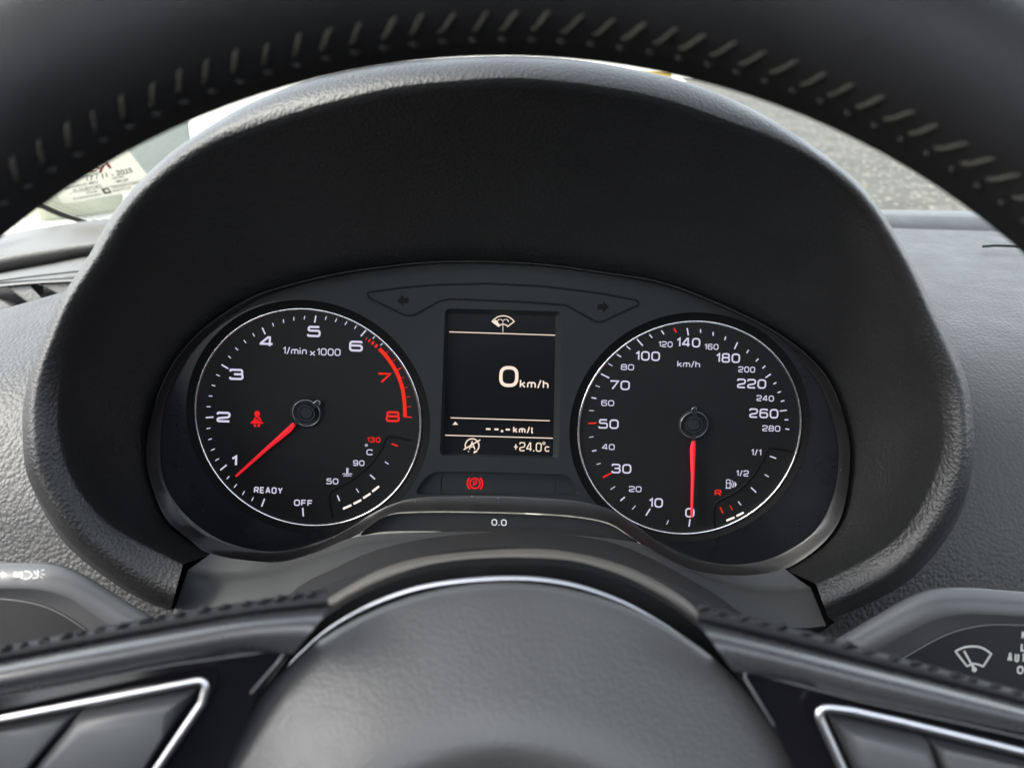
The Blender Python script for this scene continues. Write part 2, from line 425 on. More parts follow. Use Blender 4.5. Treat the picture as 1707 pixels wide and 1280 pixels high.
# ================================================================== OUTSIDE
INV = M.inverted()
def ground_at(pxx, pyy):
    o = M.translation; q = M.to_3x3() @ P(pxx, pyy, 1)
    return o + q * (-o.z / q.z)
g = 60
me = bpy.data.meshes.new('asphalt'); me.from_pydata([(-g, -g, 0), (g, -g, 0), (g, 250, 0), (-g, 250, 0)], [], [(0, 1, 2, 3)])
me.materials.append(MT['asphalt'])
road = bpy.data.objects.new('asphalt', me); COL.objects.link(road); road['kind'] = 'structure'
road['label'] = 'gritty olive-grey asphalt seen through the windscreen'; road['category'] = 'road'
def world_box(name, a, b_, depth, h, m, label, cat):
    """upright box standing on the ground with front face from a to b_"""
    a, b_ = Vector((a.x, a.y, 0)), Vector((b_.x, b_.y, 0)); dr = (b_ - a).normalized(); nn = Vector((-dr.y, dr.x, 0))
    if nn.y < 0: nn = -nn
    bm = bmesh.new()
    lo = [bm.verts.new(q - a) for q in (a, b_, b_ + nn * depth, a + nn * depth)]
    hi = [bm.verts.new(v.co + Vector((0, 0, h))) for v in lo]
    bm.faces.new(lo[::-1]); bm.faces.new(hi)
    for i in range(4): bm.faces.new((lo[i], lo[(i + 1) % 4], hi[(i + 1) % 4], hi[i]))
    bmesh.ops.bevel(bm, geom=list(bm.edges), offset=.015, segments=2, affect='EDGES')
    bmesh.ops.recalc_face_normals(bm, faces=bm.faces)
    me_ = bpy.data.meshes.new(name); bm.to_mesh(me_); bm.free(); me_.materials.append(m)
    o = bpy.data.objects.new(name, me_); COL.objects.link(o); o.location = a
    o['label'] = label; o['category'] = cat
    return o
yd = [ground_at(*q) for q in ((1143, 139), (1100, 80), (-900, 90), (-900, 520), (120, 430), (225, 330), (460, 262), (800, 190))]  # yard added as pale ground, its light colour giving the overexposed white
me = bpy.data.meshes.new('paved_yard'); me.from_pydata([(q.x, q.y, .004) for q in yd], [], [tuple(range(8))]); me.materials.append(MT['paving'])
yard = bpy.data.objects.new('paved_yard', me); COL.objects.link(yard); yard['kind'] = 'structure'
yard['label'] = 'pale concrete yard added beyond the asphalt for its white glare'; yard['category'] = 'pavement'
world_box('rendered_wall', Vector((-22, 34, 0)), Vector((7, 34, 0)), .3, 3.2, MT['wall'], 'white rendered wall at the far side of the pale yard', 'wall')
pa, pb = ground_at(222, 322), ground_at(330, 318)
world_box('concrete_pillar', pa, pb, .4, 1.7, MT['pillar'], 'grey-green concrete pillar standing in the pale yard', 'pillar')
pa, pb = ground_at(70, 372), ground_at(212, 352)
world_box('stone_block', pa, pb, .35, .34, MT['olive'], 'low pale olive stone block behind the windscreen sticker', 'stone block')
pa, pb = ground_at(1052, 160), ground_at(1118, 152)
world_box('kerb_block', pa, pb, .2, .55, MT['ochre'], 'small ochre painted block at the edge of the pale yard by the asphalt', 'kerb block')

# ================================================================== CAR BODY (mostly out of frame: it shades the cabin)
def wquad(mb, pts): mb.add([INV @ Vector(q) for q in pts], [(0, 1, 2, 3)])
def wbox(mb, a, b_):
    (x0, y0, z0), (x1, y1, z1) = a, b_
    v = [(x0, y0, z0), (x1, y0, z0), (x1, y1, z0), (x0, y1, z0), (x0, y0, z1), (x1, y0, z1), (x1, y1, z1), (x0, y1, z1)]
    mb.add([INV @ Vector(q) for q in v], [(0, 3, 2, 1), (4, 5, 6, 7), (0, 1, 5, 4), (1, 2, 6, 5), (2, 3, 7, 6), (3, 0, 4, 7)])
cabin = thing('car_cabin', 'pale headliner, dark doors and an added bulkhead keeping rear light off the wheel', 'car cabin')
mb = MB()
xs4, ys4 = [-.55, -.33, .83, 1.05], [-1.6, -.95, -.06, .14]      # roof sheet with an opening added above the front seats to let light in
vv = [INV @ Vector((x, y, z)) for z in (1.42, 1.46) for y in ys4 for x in xs4]; qd = []
for iy in range(3):
    for ix in range(3):
        if (ix, iy) != (1, 1):
            a0 = iy * 4 + ix; qd.append((a0, a0 + 1, a0 + 5, a0 + 4)); qd.append(tuple(i + 16 for i in (a0, a0 + 4, a0 + 5, a0 + 1)))
for a0, b0 in ((5, 6), (6, 10), (10, 9), (9, 5), (0, 1), (1, 2), (2, 3), (3, 7), (7, 11), (11, 15), (15, 14), (14, 13), (13, 12), (12, 8), (8, 4), (4, 0)): qd.append((a0, b0, b0 + 16, a0 + 16))
mb.add(vv, qd); mb.build('roof', MT['liner'], cabin, smooth=False)
mb = MB(); wbox(mb, (-.55, -1.0, .3), (1.05, -.9, 1.22)); mb.build('light_bulkhead', MT['dark'], cabin, smooth=False)  # unseen bulkhead, added to stop rear light reaching the dials and hood
mb = MB(); wbox(mb, (-.60, -2.0, .3), (-.56, .75, 1.02)); mb.build('door_panel', MT['dark'], cabin, smooth=False)
mb = MB(); wbox(mb, (1.06, -2.0, .3), (1.10, .75, 1.02)); mb.build('door_panel', MT['dark'], cabin, smooth=False)
mb = MB(); wbox(mb, (-.60, -.55, 1.02), (-.56, -.35, 1.42)); mb.build('door_pillar', MT['dark'], cabin, smooth=False)
mb = MB(); wbox(mb, (1.06, -.55, 1.02), (1.10, -.35, 1.42)); mb.build('door_pillar', MT['dark'], cabin, smooth=False)
mb = MB(); wbox(mb, (-.55, -2.0, .28), (1.05, .9, .30)); mb.build('cabin_floor', MT['dark'], cabin, smooth=False)

# windscreen: raked pane, base ahead of the dash
ws = thing('windscreen', 'clear raked windscreen with a dotted black border at its lower corner', 'windscreen')
WB = INV @ Vector((0, .90, .96))
WN = (INV.to_3x3() @ Vector((0, -math.sin(R_(30)), -math.cos(R_(30))))).normalized()
def on_glass(pxx, pyy, off=0):
    ray = P(pxx, pyy, 1); o = WB + WN * off
    return ray * (o.dot(WN) / ray.dot(WN))
mb = MB(); r3 = INV.to_3x3()
c0 = INV @ Vector((-.72, .98, .96 - .08 * math.tan(R_(30)))); up = r3 @ Vector((0, -math.cos(R_(30)), math.sin(R_(30))))
mb.add([c0, c0 + r3 @ Vector((1.9, 0, 0)), c0 + r3 @ Vector((1.8, 0, 0)) + up * .95, c0 + r3 @ Vector((.1, 0, 0)) + up * .95], [(0, 1, 2, 3)])
mb.build('glass_pane', MT['glass'], ws, smooth=False, fix=False)
# frit dots
mb = MB()
lo = crom([(50, 322), (64, 331), (95, 346), (130, 359), (165, 368), (200, 372)], 60)
hi = crom([(70, 312), (86, 321), (112, 331), (150, 343), (185, 349), (215, 352)], 60)
for i in range(0, 60, 2):
    for j in range(6):
        f = j / 5
        c = lo[i].lerp(hi[i], f); rr = px(2.3 - 1.3 * f, .9)
        q = on_glass(c.x + (j % 2) * 1.2, c.y, .001)
        e1 = r3 @ Vector((1, 0, 0)); e2 = up
        mb.add([q + e1 * rr * math.cos(k * math.pi / 3) + e2 * rr * 1.6 * math.sin(k * math.pi / 3) for k in range(6)], [tuple(range(6))])
mb.build('frit_dots', MT['frit'], ws, smooth=False, fix=False)
mb = MB()
rowa = crom([(48, 326), (64, 335), (95, 350), (130, 363), (165, 372), (200, 376)], 30)
rowb = crom([(44, 332), (60, 343), (91, 358), (127, 370), (165, 379), (200, 383)], 30)
mb.loft([[on_glass(q.x, q.y, .0012) for q in rowa], [on_glass(q.x, q.y, .0012) for q in rowb]])
mb.build('frit_band', MT['frit'], ws, smooth=False, fix=False)
# sticker on the glass
st = thing('service_sticker', 'white rustproofing sticker with red lettering and handwritten date on the windscreen', 'sticker', on_glass(160, 300))
Q = [Vector((104, 341)), Vector((262, 312)), Vector((205, 240)), Vector((60, 268))]        # BL BR TR TL in the photo
def onst(u, v, off): 
    a = Q[0].lerp(Q[1], u); b_ = Q[3].lerp(Q[2], u); c = a.lerp(b_, v)
    return on_glass(c.x, c.y, off)
mb = MB(); rad = fillet([(0, 0), (1, 0), (1, 1), (0, 1)], .08, True)
top_ = [onst(q.x, q.y, .0006) for q in rad]; bot_ = [onst(q.x, q.y, .0003) for q in rad]
mb.add(top_, [tuple(range(len(rad)))]); mb.loft([top_, bot_], closed=True)
mb.build('label_sheet', MT['paper'], st, smooth=False, fix=False)
def sticker_text(name, string, u, v, size, width, m, shear=0, wobble=0):
    cu = bpy.data.curves.new('t', 'FONT'); cu.body = string; cu.size = 1; cu.offset = .018
    ob = bpy.data.objects.new('t', cu); COL.objects.link(ob)
    bpy.context.view_layer.update()
    me_ = bpy.data.meshes.new_from_object(ob.evaluated_get(bpy.context.evaluated_depsgraph_get()))
    xs = [v_.co.x for v_ in me_.vertices]; x0, x1 = min(xs), max(xs)
    vv = [onst(u + (v_.co.x - x0) / (x1 - x0) * width + shear * v_.co.y * size, v + v_.co.y * size + wobble * math.sin(v_.co.x * 5), .0009) for v_ in me_.vertices]
    ff = [tuple(p_.vertices) for p_ in me_.polygons]
    bpy.data.objects.remove(ob); bpy.data.curves.remove(cu); bpy.data.meshes.remove(me_)
    return MB().add(vv, ff).build(name, m, st, smooth=False, fix=False)
sticker_text('red_lettering', 'styl', .35, .555, .22, .36, MT['redink'])
sticker_text('printed_line', '\u2122', .705, .76, .10, .04, MT['ink'])
sticker_text('printed_line', 'UNDERBEHANDLING', .14, .475, .075, .40, MT['ink'])
sticker_text('handwriting', '17 / 11 - 2025', .38, .385, .14, .50, MT['ink'], shear=.2, wobble=.006)
sticker_text('printed_line', 'BEHANDLET MED:', .12, .30, .075, .36, MT['ink'])
sticker_text('printed_line', ': DITEC', .62, .315, .07, .15, MT['ink'])
sticker_text('printed_line', ': MILJ\u00d8', .63, .235, .07, .16, MT['ink'])
sticker_text('handwriting', 'PL DUE/VOKS', .18, .205, .085, .30, MT['ink'], shear=.2, wobble=.005)
sticker_text('printed_line', 'TEKNOLOGISK', .56, .135, .07, .32, MT['ink'])
sticker_text('printed_line', 'INSTITUT', .56, .06, .07, .20, MT['ink'])
sticker_text('printed_line', 'Dansk', .30, .125, .065, .12, MT['ink'])
sticker_text('printed_line', 'Rustbeskyttelse', .14, .05, .065, .29, MT['ink'])
mb = MB()
for a, b_ in (((.46, .05), (.54, .17)),):
    for (u0, v0, u1, v1) in ((a[0], a[1], b_[0], a[1] + .04), (a[0], b_[1] - .035, b_[0], b_[1]), (a[0], a[1] + .04, a[0] + .025, b_[1] - .035), (b_[0] - .015, a[1] + .04, b_[0], b_[1] - .035)):
        mb.add([onst(u0, v0, .0009), onst(u1, v0, .0009), onst(u1, v1, .0009), onst(u0, v1, .0009)], [(0, 1, 2, 3)])
mb.build('square_mark', MT['ink'], st, smooth=False, fix=False)
mb = MB(); mb.add([onst(.12, .19, .0009), onst(.95, .19, .0009), onst(.95, .196, .0009), onst(.12, .196, .0009)], [(0, 1, 2, 3)])
mb.build('ruled_line', MT['ink'], st, smooth=False, fix=False)

# ================================================================== DASHBOARD
dash = thing('dashboard', 'black grained dashboard around the instrument hood with vent and lower trim', 'dashboard', P(1700, 1000, .335))
rows = [(1400, 352, .86), (1400, 378, .62), (1440, 420, .535), (1475, 470, .467), (1515, 530, .412), (1560, 600, .374), (1590, 680, .352), (1590, 780, .341), (1545, 900, .335), (1440, 1000, .333), (1330, 1080, .332)]
xs_ = [0, .1, .25, .45, .7, 1]
rings = []
for x0, y, d in rows[1:]:
    x1 = 2200
    rings.append([P(x0 + (x1 - x0) * t, y + (x1 - x0) * t * .03, d) for t in [i / 30 for i in range(31)]])
cols = list(zip(*rings)); cols = [crom(c, 60) for c in cols]
MB().loft(cols).build('dash_top', MT['dash'], dash)
# windscreen edge strip: soft roll and dark slot behind the dash top
a = [P(x, 379 + (x - 1400) * .03, .62) for x in range(500, 2201, 40)]
b1 = [P(x, 371 + (x - 1400) * .03, .635) for x in range(500, 2201, 40)]
b2 = [P(x, 358 + (x - 1400) * .02, .65) for x in range(500, 2201, 40)]
b3 = [P(x, 352 + (x - 1400) * .012, .68) for x in range(500, 2201, 40)]
b4 = [P(x, 349 + (x - 1400) * .012, .80) for x in range(500, 2201, 40)]
MB().loft([[q + Vector((0, .004, -.006)) for q in a], b1, b2, b3, b4]).build('defroster_strip', MT['hood'], dash, auto=30)
MB().loft([[P(x, 366, .625) for x in range(420, 1331, 70)], [P(x, 352, .50) for x in range(420, 1331, 70)], [P(x, 330, .40) for x in range(420, 1331, 70)]]).build('dash_saddle', MT['dash'], dash)
mb = MB()
mb.tube([P(x, y, d) for x, y, d in ((1638, 411, .5475), (1660, 409.5, .5475), (1707, 411, .5455), (1800, 413, .545), (2100, 420, .543))], .0009, 6)
mb.build('airbag_seam', MT['panelg'], dash)
# left leather front
rows = [(-420, 132, 637, 479, .430), (-420, 105, 665, 548, .385), (-420, 76, 700, 630, .355), (-420, 66, 742, 715, .342), (-420, 76, 800, 790, .336), (-400, 112, 860, 850, .333), (-400, 158, 915, 908, .332), (-400, 225, 985, 970, .331), (-400, 330, 1060, 1040, .331)]
rings = [[P(x0 + (x1 - x0) * t, y0 + (y1 - y0) * t, d) for t in [i / 24 for i in range(25)]] for x0, x1, y0, y1, d in rows]
cols = [crom(c, 50) for c in zip(*rings)]
MB().loft(cols).build('dash_side', MT['dash'], dash)
# left ledges below the windscreen
L0 = crom([(-300, 462), (-150, 428), (0, 392), (100, 375), (200, 364), (500, 352)], 32); L1 = crom([(-300, 492), (-150, 458), (0, 428), (80, 414), (200, 400), (500, 384)], 32)
L2 = crom([(-300, 520), (-150, 484), (0, 455), (80, 440), (200, 420), (500, 404)], 32); L3 = crom([(-300, 522), (-150, 494), (0, 472), (60, 464), (200, 450), (500, 430)], 32)
rr = lambda L, d: [P(q.x, q.y, d) for q in L]
mid = [a_.lerp(b_, .12) for a_, b_ in zip(L1, L2)]
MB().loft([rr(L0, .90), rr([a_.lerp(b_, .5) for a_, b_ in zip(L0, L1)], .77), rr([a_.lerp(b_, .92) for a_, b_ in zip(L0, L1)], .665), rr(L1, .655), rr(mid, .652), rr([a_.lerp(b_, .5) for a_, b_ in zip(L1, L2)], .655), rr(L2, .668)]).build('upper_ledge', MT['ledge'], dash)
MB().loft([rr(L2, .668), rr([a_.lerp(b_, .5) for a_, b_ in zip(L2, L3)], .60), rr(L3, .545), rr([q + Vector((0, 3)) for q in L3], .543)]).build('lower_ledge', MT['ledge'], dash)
mb = MB(); mb.tube([P(q.x, q.y - 4, .553) for q in L3], .0007, 5); mb.build('ledge_seam', MT['matte'], dash)
# corner vent
vent = slab([(-260, 545), (-260, 505), (0, 470), (130, 462), (150, 500), (0, 540)], .535, .02).build('air_vent', MT['dark'], dash, smooth=False)
for poly in ([(10, 478), (54, 473), (55, 488), (74, 497), (86, 512), (50, 509)], [(64, 473), (124, 470), (128, 496), (95, 491)], [(-70, 492), (-2, 498), (26, 513), (20, 535), (-60, 535)], [(-130, 500), (-78, 494), (-66, 530), (-110, 540)]):
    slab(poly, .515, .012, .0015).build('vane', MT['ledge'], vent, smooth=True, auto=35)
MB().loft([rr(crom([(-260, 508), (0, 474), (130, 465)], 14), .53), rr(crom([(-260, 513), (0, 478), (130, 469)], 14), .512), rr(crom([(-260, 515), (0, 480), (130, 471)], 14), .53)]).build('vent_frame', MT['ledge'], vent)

# ================================================================== INSTRUMENT CLUSTER
CL = Plane(835, 700, .36, tilt=14, roll=1.75)
clus = thing('instrument_cluster', 'lit instrument cluster with two round dials and central screen under the hood', 'instrument cluster', CL.hit(835, 900))
# --- outlines in photo pixels (inner = mask edge, outer = frame edge against hood and trim)
PE = [(268, 770), (281, 819), (315, 863), (362, 897), (418, 915), (472, 918), (533, 903), (582, 880), (620, 856), (660, 838), (700, 829), (760, 827), (830, 827), (900, 830), (960, 835), (1015, 848), (1060, 875), (1100, 904), (1146, 927), (1192, 938), (1235, 940), (1289, 929), (1350, 893), (1382, 845), (1396, 790), (1395, 730), (1370, 650), (1330, 594), (1280, 551), (1190, 508), (1100, 475), (1003, 458), (908, 445), (813, 440), (718, 441), (623, 451), (560, 462), (490, 478), (420, 504), (345, 556), (297, 619), (272, 690)]
HE = [(244, 755), (252, 806), (276, 863), (315, 898), (353, 924), (443, 937), (500, 932), (554, 911), (599, 889), (640, 862), (672, 853), (740, 851), (830, 853), (900, 856), (960, 860), (1015, 871), (1062, 902), (1127, 942), (1177, 956), (1235, 960), (1304, 950), (1362, 914), (1397, 872), (1411, 825), (1417, 765), (1411, 710), (1382, 636), (1340, 588), (1280, 546), (1190, 503), (1100, 470), (1003, 454), (908, 441), (813, 436), (718, 437), (623, 447), (560, 457), (490, 473), (416, 498), (338, 550), (286, 612), (254, 690)]
NP = 42 * 5
def smooth_closed(pts, per=5):
    pts = [Vector(q) for q in pts]; k = len(pts); out = []
    for i in range(k):
        a, b_, c, d = pts[i - 1], pts[i], pts[(i + 1) % k], pts[(i + 2) % k]
        for t in [x / per for x in range(per)]:
            out.append(.5 * ((2 * b_) + (c - a) * t + (2 * a - 5 * b_ + 4 * c - d) * t * t + (3 * b_ - a - 3 * c + d) * t ** 3))
    return out
PEs, HEs = smooth_closed(PE), smooth_closed(HE)
WP = .003
TC, TR_ = (513.5, 702.0), 187.5             # tachometer centre and ring radius (photo pixels)
SC, SR_ = (1149.0, 719.0), 184.5
def circ_on(c, r, w_, n_=72):
    """true circle on the cluster plane round the point seen at c"""
    o = CL.hit(c[0], c[1], w_); s = px(r, o.y)
    return [o + CL.u * s * math.cos(2 * math.pi * i / n_) + CL.v * s * math.sin(2 * math.pi * i / n_) for i in range(n_)]
SCR = [(742, 514), (936, 519), (932, 765), (733, 759)]
STRIP = [(690, 824), (704, 802), (716, 790), (730, 786), (830, 787), (940, 791), (952, 798), (966, 826)]
def uv(q): r_ = q - CL.o; return Vector((r_.dot(CL.u), r_.dot(CL.v), 0))
loops3 = [CL.poly(PEs, WP), circ_on(TC, TR_ + 15, WP), circ_on(SC, SR_ + 15, WP), CL.poly(fillet(SCR, 9, True), WP), CL.poly(fillet(STRIP, 6, True), WP)]
# the two dial wells come very near the outline: keep the circles just inside it
flat = [q for lp in loops3 for q in lp]
tri = geometry.tessellate_polygon([[uv(q) for q in lp] for lp in loops3])
mb = MB(); mb.add(flat, [tuple(t) for t in tri])
for lp, dp in zip(loops3[3:], (.0035, .0025)):
    mb.loft([lp, [q - CL.n * dp for q in lp]], closed=True)
mb.build('mask_panel', MT['panel'], clus, smooth=False)
# frame rim round the mask
mb = MB()
mb.loft([CL.poly(PEs, WP - .0005), CL.poly(PEs, WP + .0012), CL.poly([a.lerp(b_, .25) for a, b_ in zip(PEs, HEs)], WP + .002), CL.poly([a.lerp(b_, .8) for a, b_ in zip(PEs, HEs)], WP + .0065), CL.poly(HEs, WP + .008), CL.poly(HEs, WP - .004)], closed=True)
mb.build('frame_rim', MT['lensrim'], clus, auto=40)

def bowl(c, r, a0, a1):
    inner = circ_on(c, r + 15.5, WP + .0003, 360); outer = CL.poly(PEs, WP + .0003); o = CL.hit(c[0], c[1], WP)
    lo_, up_ = [], []
    ang = lambda q: math.degrees(math.atan2((q - o).dot(CL.v), (q - o).dot(CL.u))) % 360
    tab = sorted((ang(q), (q - o).length) for q in outer if (abs((q - o).dot(CL.u)) < .075))
    for k in range(81):
        a_ = a0 + (a1 - a0) * k / 80; d_ = CL.u * math.cos(R_(a_)) + CL.v * math.sin(R_(a_))
        best = min(tab, key=lambda t_: abs((t_[0] - a_ + 180) % 360 - 180))
        near = sorted(tab, key=lambda t_: abs((t_[0] - a_ + 180) % 360 - 180))[:2]
        w0, w1 = [1 / (abs((t_[0] - a_ + 180) % 360 - 180) + .05) for t_ in near]
        ro = (near[0][1] * w0 + near[1][1] * w1) / (w0 + w1) - .0003
        ri = (inner[int(a_) % 360] - o).length
        fade = min(1, min(k, 80 - k) / 22); ro = ri + max(ro - ri, 0) * fade
        lo_.append(o + d_ * ri + CL.n * .0003); up_.append(o + d_ * ro + CL.n * .0003)
    MB().loft([lo_, up_]).build('dial_surround', MT['bowl'], clus, smooth=False)
bowl(TC, TR_, 95, 312); bowl(SC, SR_, -132, 80)
mb = MB(); mb.tube([q + CL.n * .0006 for q in CL.poly([q for q in HEs if q.y < 690], WP + .008)], px(.7), 6); mb.build('frame_edge_line', MT['line'], clus)
def dial(name, c, r, label):
    mb = MB(); k = 96
    face = circ_on(c, r - 2, 0, k); mb.add(face, [tuple(range(k))])
    o = mb.build(name, MT['face'], clus, smooth=False); o['label'] = label
    # sloping well from the mask down to the ring, with a fine step
    MB().loft([circ_on(c, r + 15.2, WP + .0002, k), circ_on(c, r + 14, WP - .0004, k), circ_on(c, r + 7, .0016, k), circ_on(c, r + 6, .0010, k), circ_on(c, r + 2.4, .0005, k)], closed=True).build('dial_well', MT['panelg'], o)
    MB().loft([circ_on(c, r + 2.6, -.0002, k), circ_on(c, r + 2.6, .0007, k), circ_on(c, r + 1.6, .0013, k), circ_on(c, r - .6, .0012, k), circ_on(c, r - 2.2, .0005, k), circ_on(c, r - 2.8, -.0002, k)], closed=True).build('dial_ring', MT['chrome'], o)
    return o
tach = dial('tachometer', TC, TR_, 'tachometer dial with red zone and numerals to eight')
speedo = dial('speedometer', SC, SR_, 'speedometer dial with numerals to 280')
GW = .00015                                  # print height above the faces
def nums(parent, items, t, m, nm='numerals'):
    f = Flat(CL, GW)
    for s, x, y, wd, ht in items: f.text(s, x, y, wd, ht, t)
    return f.build(nm, m, parent)
# tachometer print
nums(tach, [('5', 523.3, 552.5, 22.5, 18.5), ('4', 444.6, 569.5, 23, 18), ('6', 593.5, 577, 23, 18), ('3', 394.2, 624, 24, 18.5), ('2', 372.7, 695, 23, 17.5), ('1', 390.5, 767.8, 9.5, 18)], 3.5, MT['white'])
nums(tach, [('7', 640.4, 630, 23, 17.5), ('8', 654.8, 694.3, 23.5, 18)], 3.5, MT['red'], 'red_numerals')
f = Flat(CL, GW)
f.text('1/min', 491.5, 584.6, 40, 12, 1.7).text('x', 521, 587.0, 9.5, 12.5, 1.7).text('1000', 548, 586.8, 39.5, 12, 1.7)
f.build('scale_text', MT['white'], tach)
f = Flat(CL, GW); f.text('READY', 447.3, 817, 48, 10.5, 1.9).text('OFF', 505.5, 838, 31, 10.5, 1.9)
f.text('*', 610.5, 746.5, 4.5, 12, 1.1).text('C', 616, 753.6, 10, 9.5, 1.6).text('90', 598, 771.7, 19, 9.5, 1.6).text('50', 554, 802, 20, 9.8, 1.6)
f.build('small_text', MT['white'], tach)
f = Flat(CL, GW); f.text('130', 623, 733, 22.5, 9, 1.6); f.line([(652.9, 739.6), (663.2, 743.2)], 2.2); f.build('coolant_limit_mark', MT['red'], tach)
def ticks(parent, items, m, nm='tick_marks'):
    f = Flat(CL, GW)
    for x0, y0, x1, y1, t in items: f.line([(x0, y0), (x1, y1)], t)
    return f.build(nm, m, parent)
mi, mj = 1.5, 2.3
ticks(tach, [(343.1, 696.1, 355.9, 695, mj), (344.5, 677.8, 351, 677.8, mi), (348.1, 659.8, 353.9, 660.3, mi), (352.8, 641.7, 359, 643.3, mi), (360.3, 624.2, 366.6, 626.9, mi), (369.2, 607.8, 380.6, 614.5, mj), (380.5, 593, 384.8, 597.2, mi), (392.3, 579.4, 396.9, 583.9, mi), (406.4, 566.7, 410.2, 571.9, mi), (421.3, 555.5, 424.4, 560.9, mi), (437.2, 546.3, 442.2, 557.2, mj), (454.4, 538.3, 456.1, 544.2, mi), (472.3, 532.3, 472.8, 538.6, mi), (490, 528.3, 489.8, 534.5, mi), (508.1, 526.6, 507, 532.5, mi), (526.6, 526.1, 524.6, 537.8, mj), (544.3, 527.2, 542.1, 533.2, mi), (561.4, 530.9, 558.8, 536.8, mi), (578.5, 536.1, 574.8, 541.6, mi), (594.4, 543, 590.8, 548.1, mi), (609.7, 550.9, 601.4, 560.5, mj), (624.4, 561.4, 621.3, 564.5, mi), (637.5, 572.7, 634.1, 575.6, mi), (344.1, 714.5, 350.7, 713.3, mi), (347.1, 733, 353.1, 731, mi), (351.7, 750.9, 358.1, 747.6, mi), (358.9, 767.8, 365, 764, mi), (367.3, 783.4, 377.8, 774.7, mj), (377.9, 798.5, 382.3, 793.2, mi), (390.2, 812.6, 394.7, 806.7, mi), (404.2, 824.7, 407.6, 818.3, mi), (419.4, 834.7, 422.4, 828.6, mi), (436, 844.1, 441.1, 830.9, mj), (505.7, 860.5, 504.6, 846.2, mj),
  (641.6, 769.4, 648, 773.5, 1.6), (617, 791.1, 625, 798.5, 2.2), (593.8, 814.2, 598.1, 820.6, 1.6), (562.3, 825.2, 566.1, 834.7, 2.2)], MT['white'])
z3 = lambda x, y: (500 + x / 5.818, 500 + y / 5.818)
f = Flat(CL, GW)
arcp = crom([z3(770, 472), z3(810, 515), z3(850, 562), z3(910, 650), z3(957, 745), z3(992, 850), z3(1009, 950), z3(1017, 1040), z3(1019, 1133)], 40)
f.line(arcp, 6.2)
for x, y, ln in ((645, 375, 1.0), (674, 394, 2.2), (706, 418, 3.2), (739, 446, 4.0)):
    c = Vector(z3(x, y)); d_ = Vector((.77, .64)); f.line([c - d_ * ln / 2, c + d_ * ln / 2], 6.2)
for x0, y0, x1, y1, t in ((863, 494, 835, 517, .9), (927, 574, 893, 592, .9), (980, 657, 940, 682, 2.0), (1018, 748, 983, 757, .9), (1048, 844, 1010, 850, .9), (1070, 940, 1032, 942, .9), (1083, 1034, 1040, 1034, .9), (1085, 1137, 1000, 1131, 1.8)):
    f.line([z3(x0, y0), z3(x1, y1)], t)
f.build('red_zone', MT['red'], tach)
f = Flat(CL, GW)
for q in ((571.9, 847.7, 585.8, 841.6), (589.4, 839.6, 602.2, 833.1), (605.5, 830.1, 617.6, 822.4), (620.6, 819.1, 631.7, 810.4)): f.line([q[:2], q[2:]], 3.4)
f.build('coolant_segments', MT['seg'], tach)
# coolant thermometer symbol
f = Flat(CL, GW); cx, cy_ = 579, 787
f.line([(cx - .6, cy_ - 7), (cx - .6, cy_ + 4)], 2.2)
for k in range(4): f.line([(cx - .6, cy_ - 6.3 + k * 2.4), (cx + 2.6, cy_ - 6.3 + k * 2.4)], 1.0)
f.line(crom([(cx - 8, cy_ + 3.4), (cx - 5, cy_ + 2.2), (cx - 2.6, cy_ + 3.6)], 8), 1.2).line(crom([(cx + 1.6, cy_ + 3.6), (cx + 5, cy_ + 2.2), (cx + 8, cy_ + 3.6)], 8), 1.2)
f.line(crom([(cx - 6.6, cy_ + 6.4), (cx - 3, cy_ + 5.4), (cx, cy_ + 6.4), (cx + 3, cy_ + 5.4), (cx + 6.6, cy_ + 6.4)], 14), 1.2)
f.build('coolant_symbol', MT['white'], tach)
# seat belt warning figure
f = Flat(CL, GW)
f.fill(arc2(428.6, 689.5, 4.8, 0, 360, 14)[:-1])
f.fill([(426, 693), (431.5, 693), (435, 699), (437.4, 706), (431, 706), (424, 706), (420.5, 705.5), (423, 698)])
f.fill([(421.5, 701), (423.5, 704.5), (418.5, 706), (417, 705)]).fill([(436, 702), (439, 705), (438.2, 706.2), (434, 705)])
f.fill([(422.5, 707), (427, 707), (427, 711.4), (423.6, 711.4)]).fill([(429, 707), (434, 707), (433, 711.4), (429.4, 711.4)])
f.build('seat_belt_lamp', MT['redlamp'], tach)
f = Flat(CL, GW + .0001); f.line([(423.5, 694), (435.5, 703.5)], 1.7).line([(434, 691.5), (426, 700)], 1.2).line([(421, 706.4), (437, 706.4)], 1.3); f.build('seat_belt_strap', MT['face'], tach)
def raised(parent, pts, wd=4.0):
    mb = MB(); c = crom(pts, 50); nrm = []
    for i, q in enumerate(c):
        t = (c[min(i + 1, 49)] - c[max(i - 1, 0)]).normalized(); nrm.append(Vector((-t.y, t.x)))
    off = lambda s, h: [CL.hit(q.x + n_.x * s, q.y + n_.y * s, h) for q, n_ in zip(c, nrm)]
    mb.loft([off(-wd / 2, .00005), off(-wd / 6, .0005), off(wd / 6, .0005), off(wd / 2, .00005)])
    return mb.build('gauge_recess_edge', MT['panelg'], parent)
raised(tach, [(554, 862), (549, 830), (554, 818), (585, 801), (618, 773.5), (634.5, 750.5), (642, 733), (651, 727.6), (686, 734)])
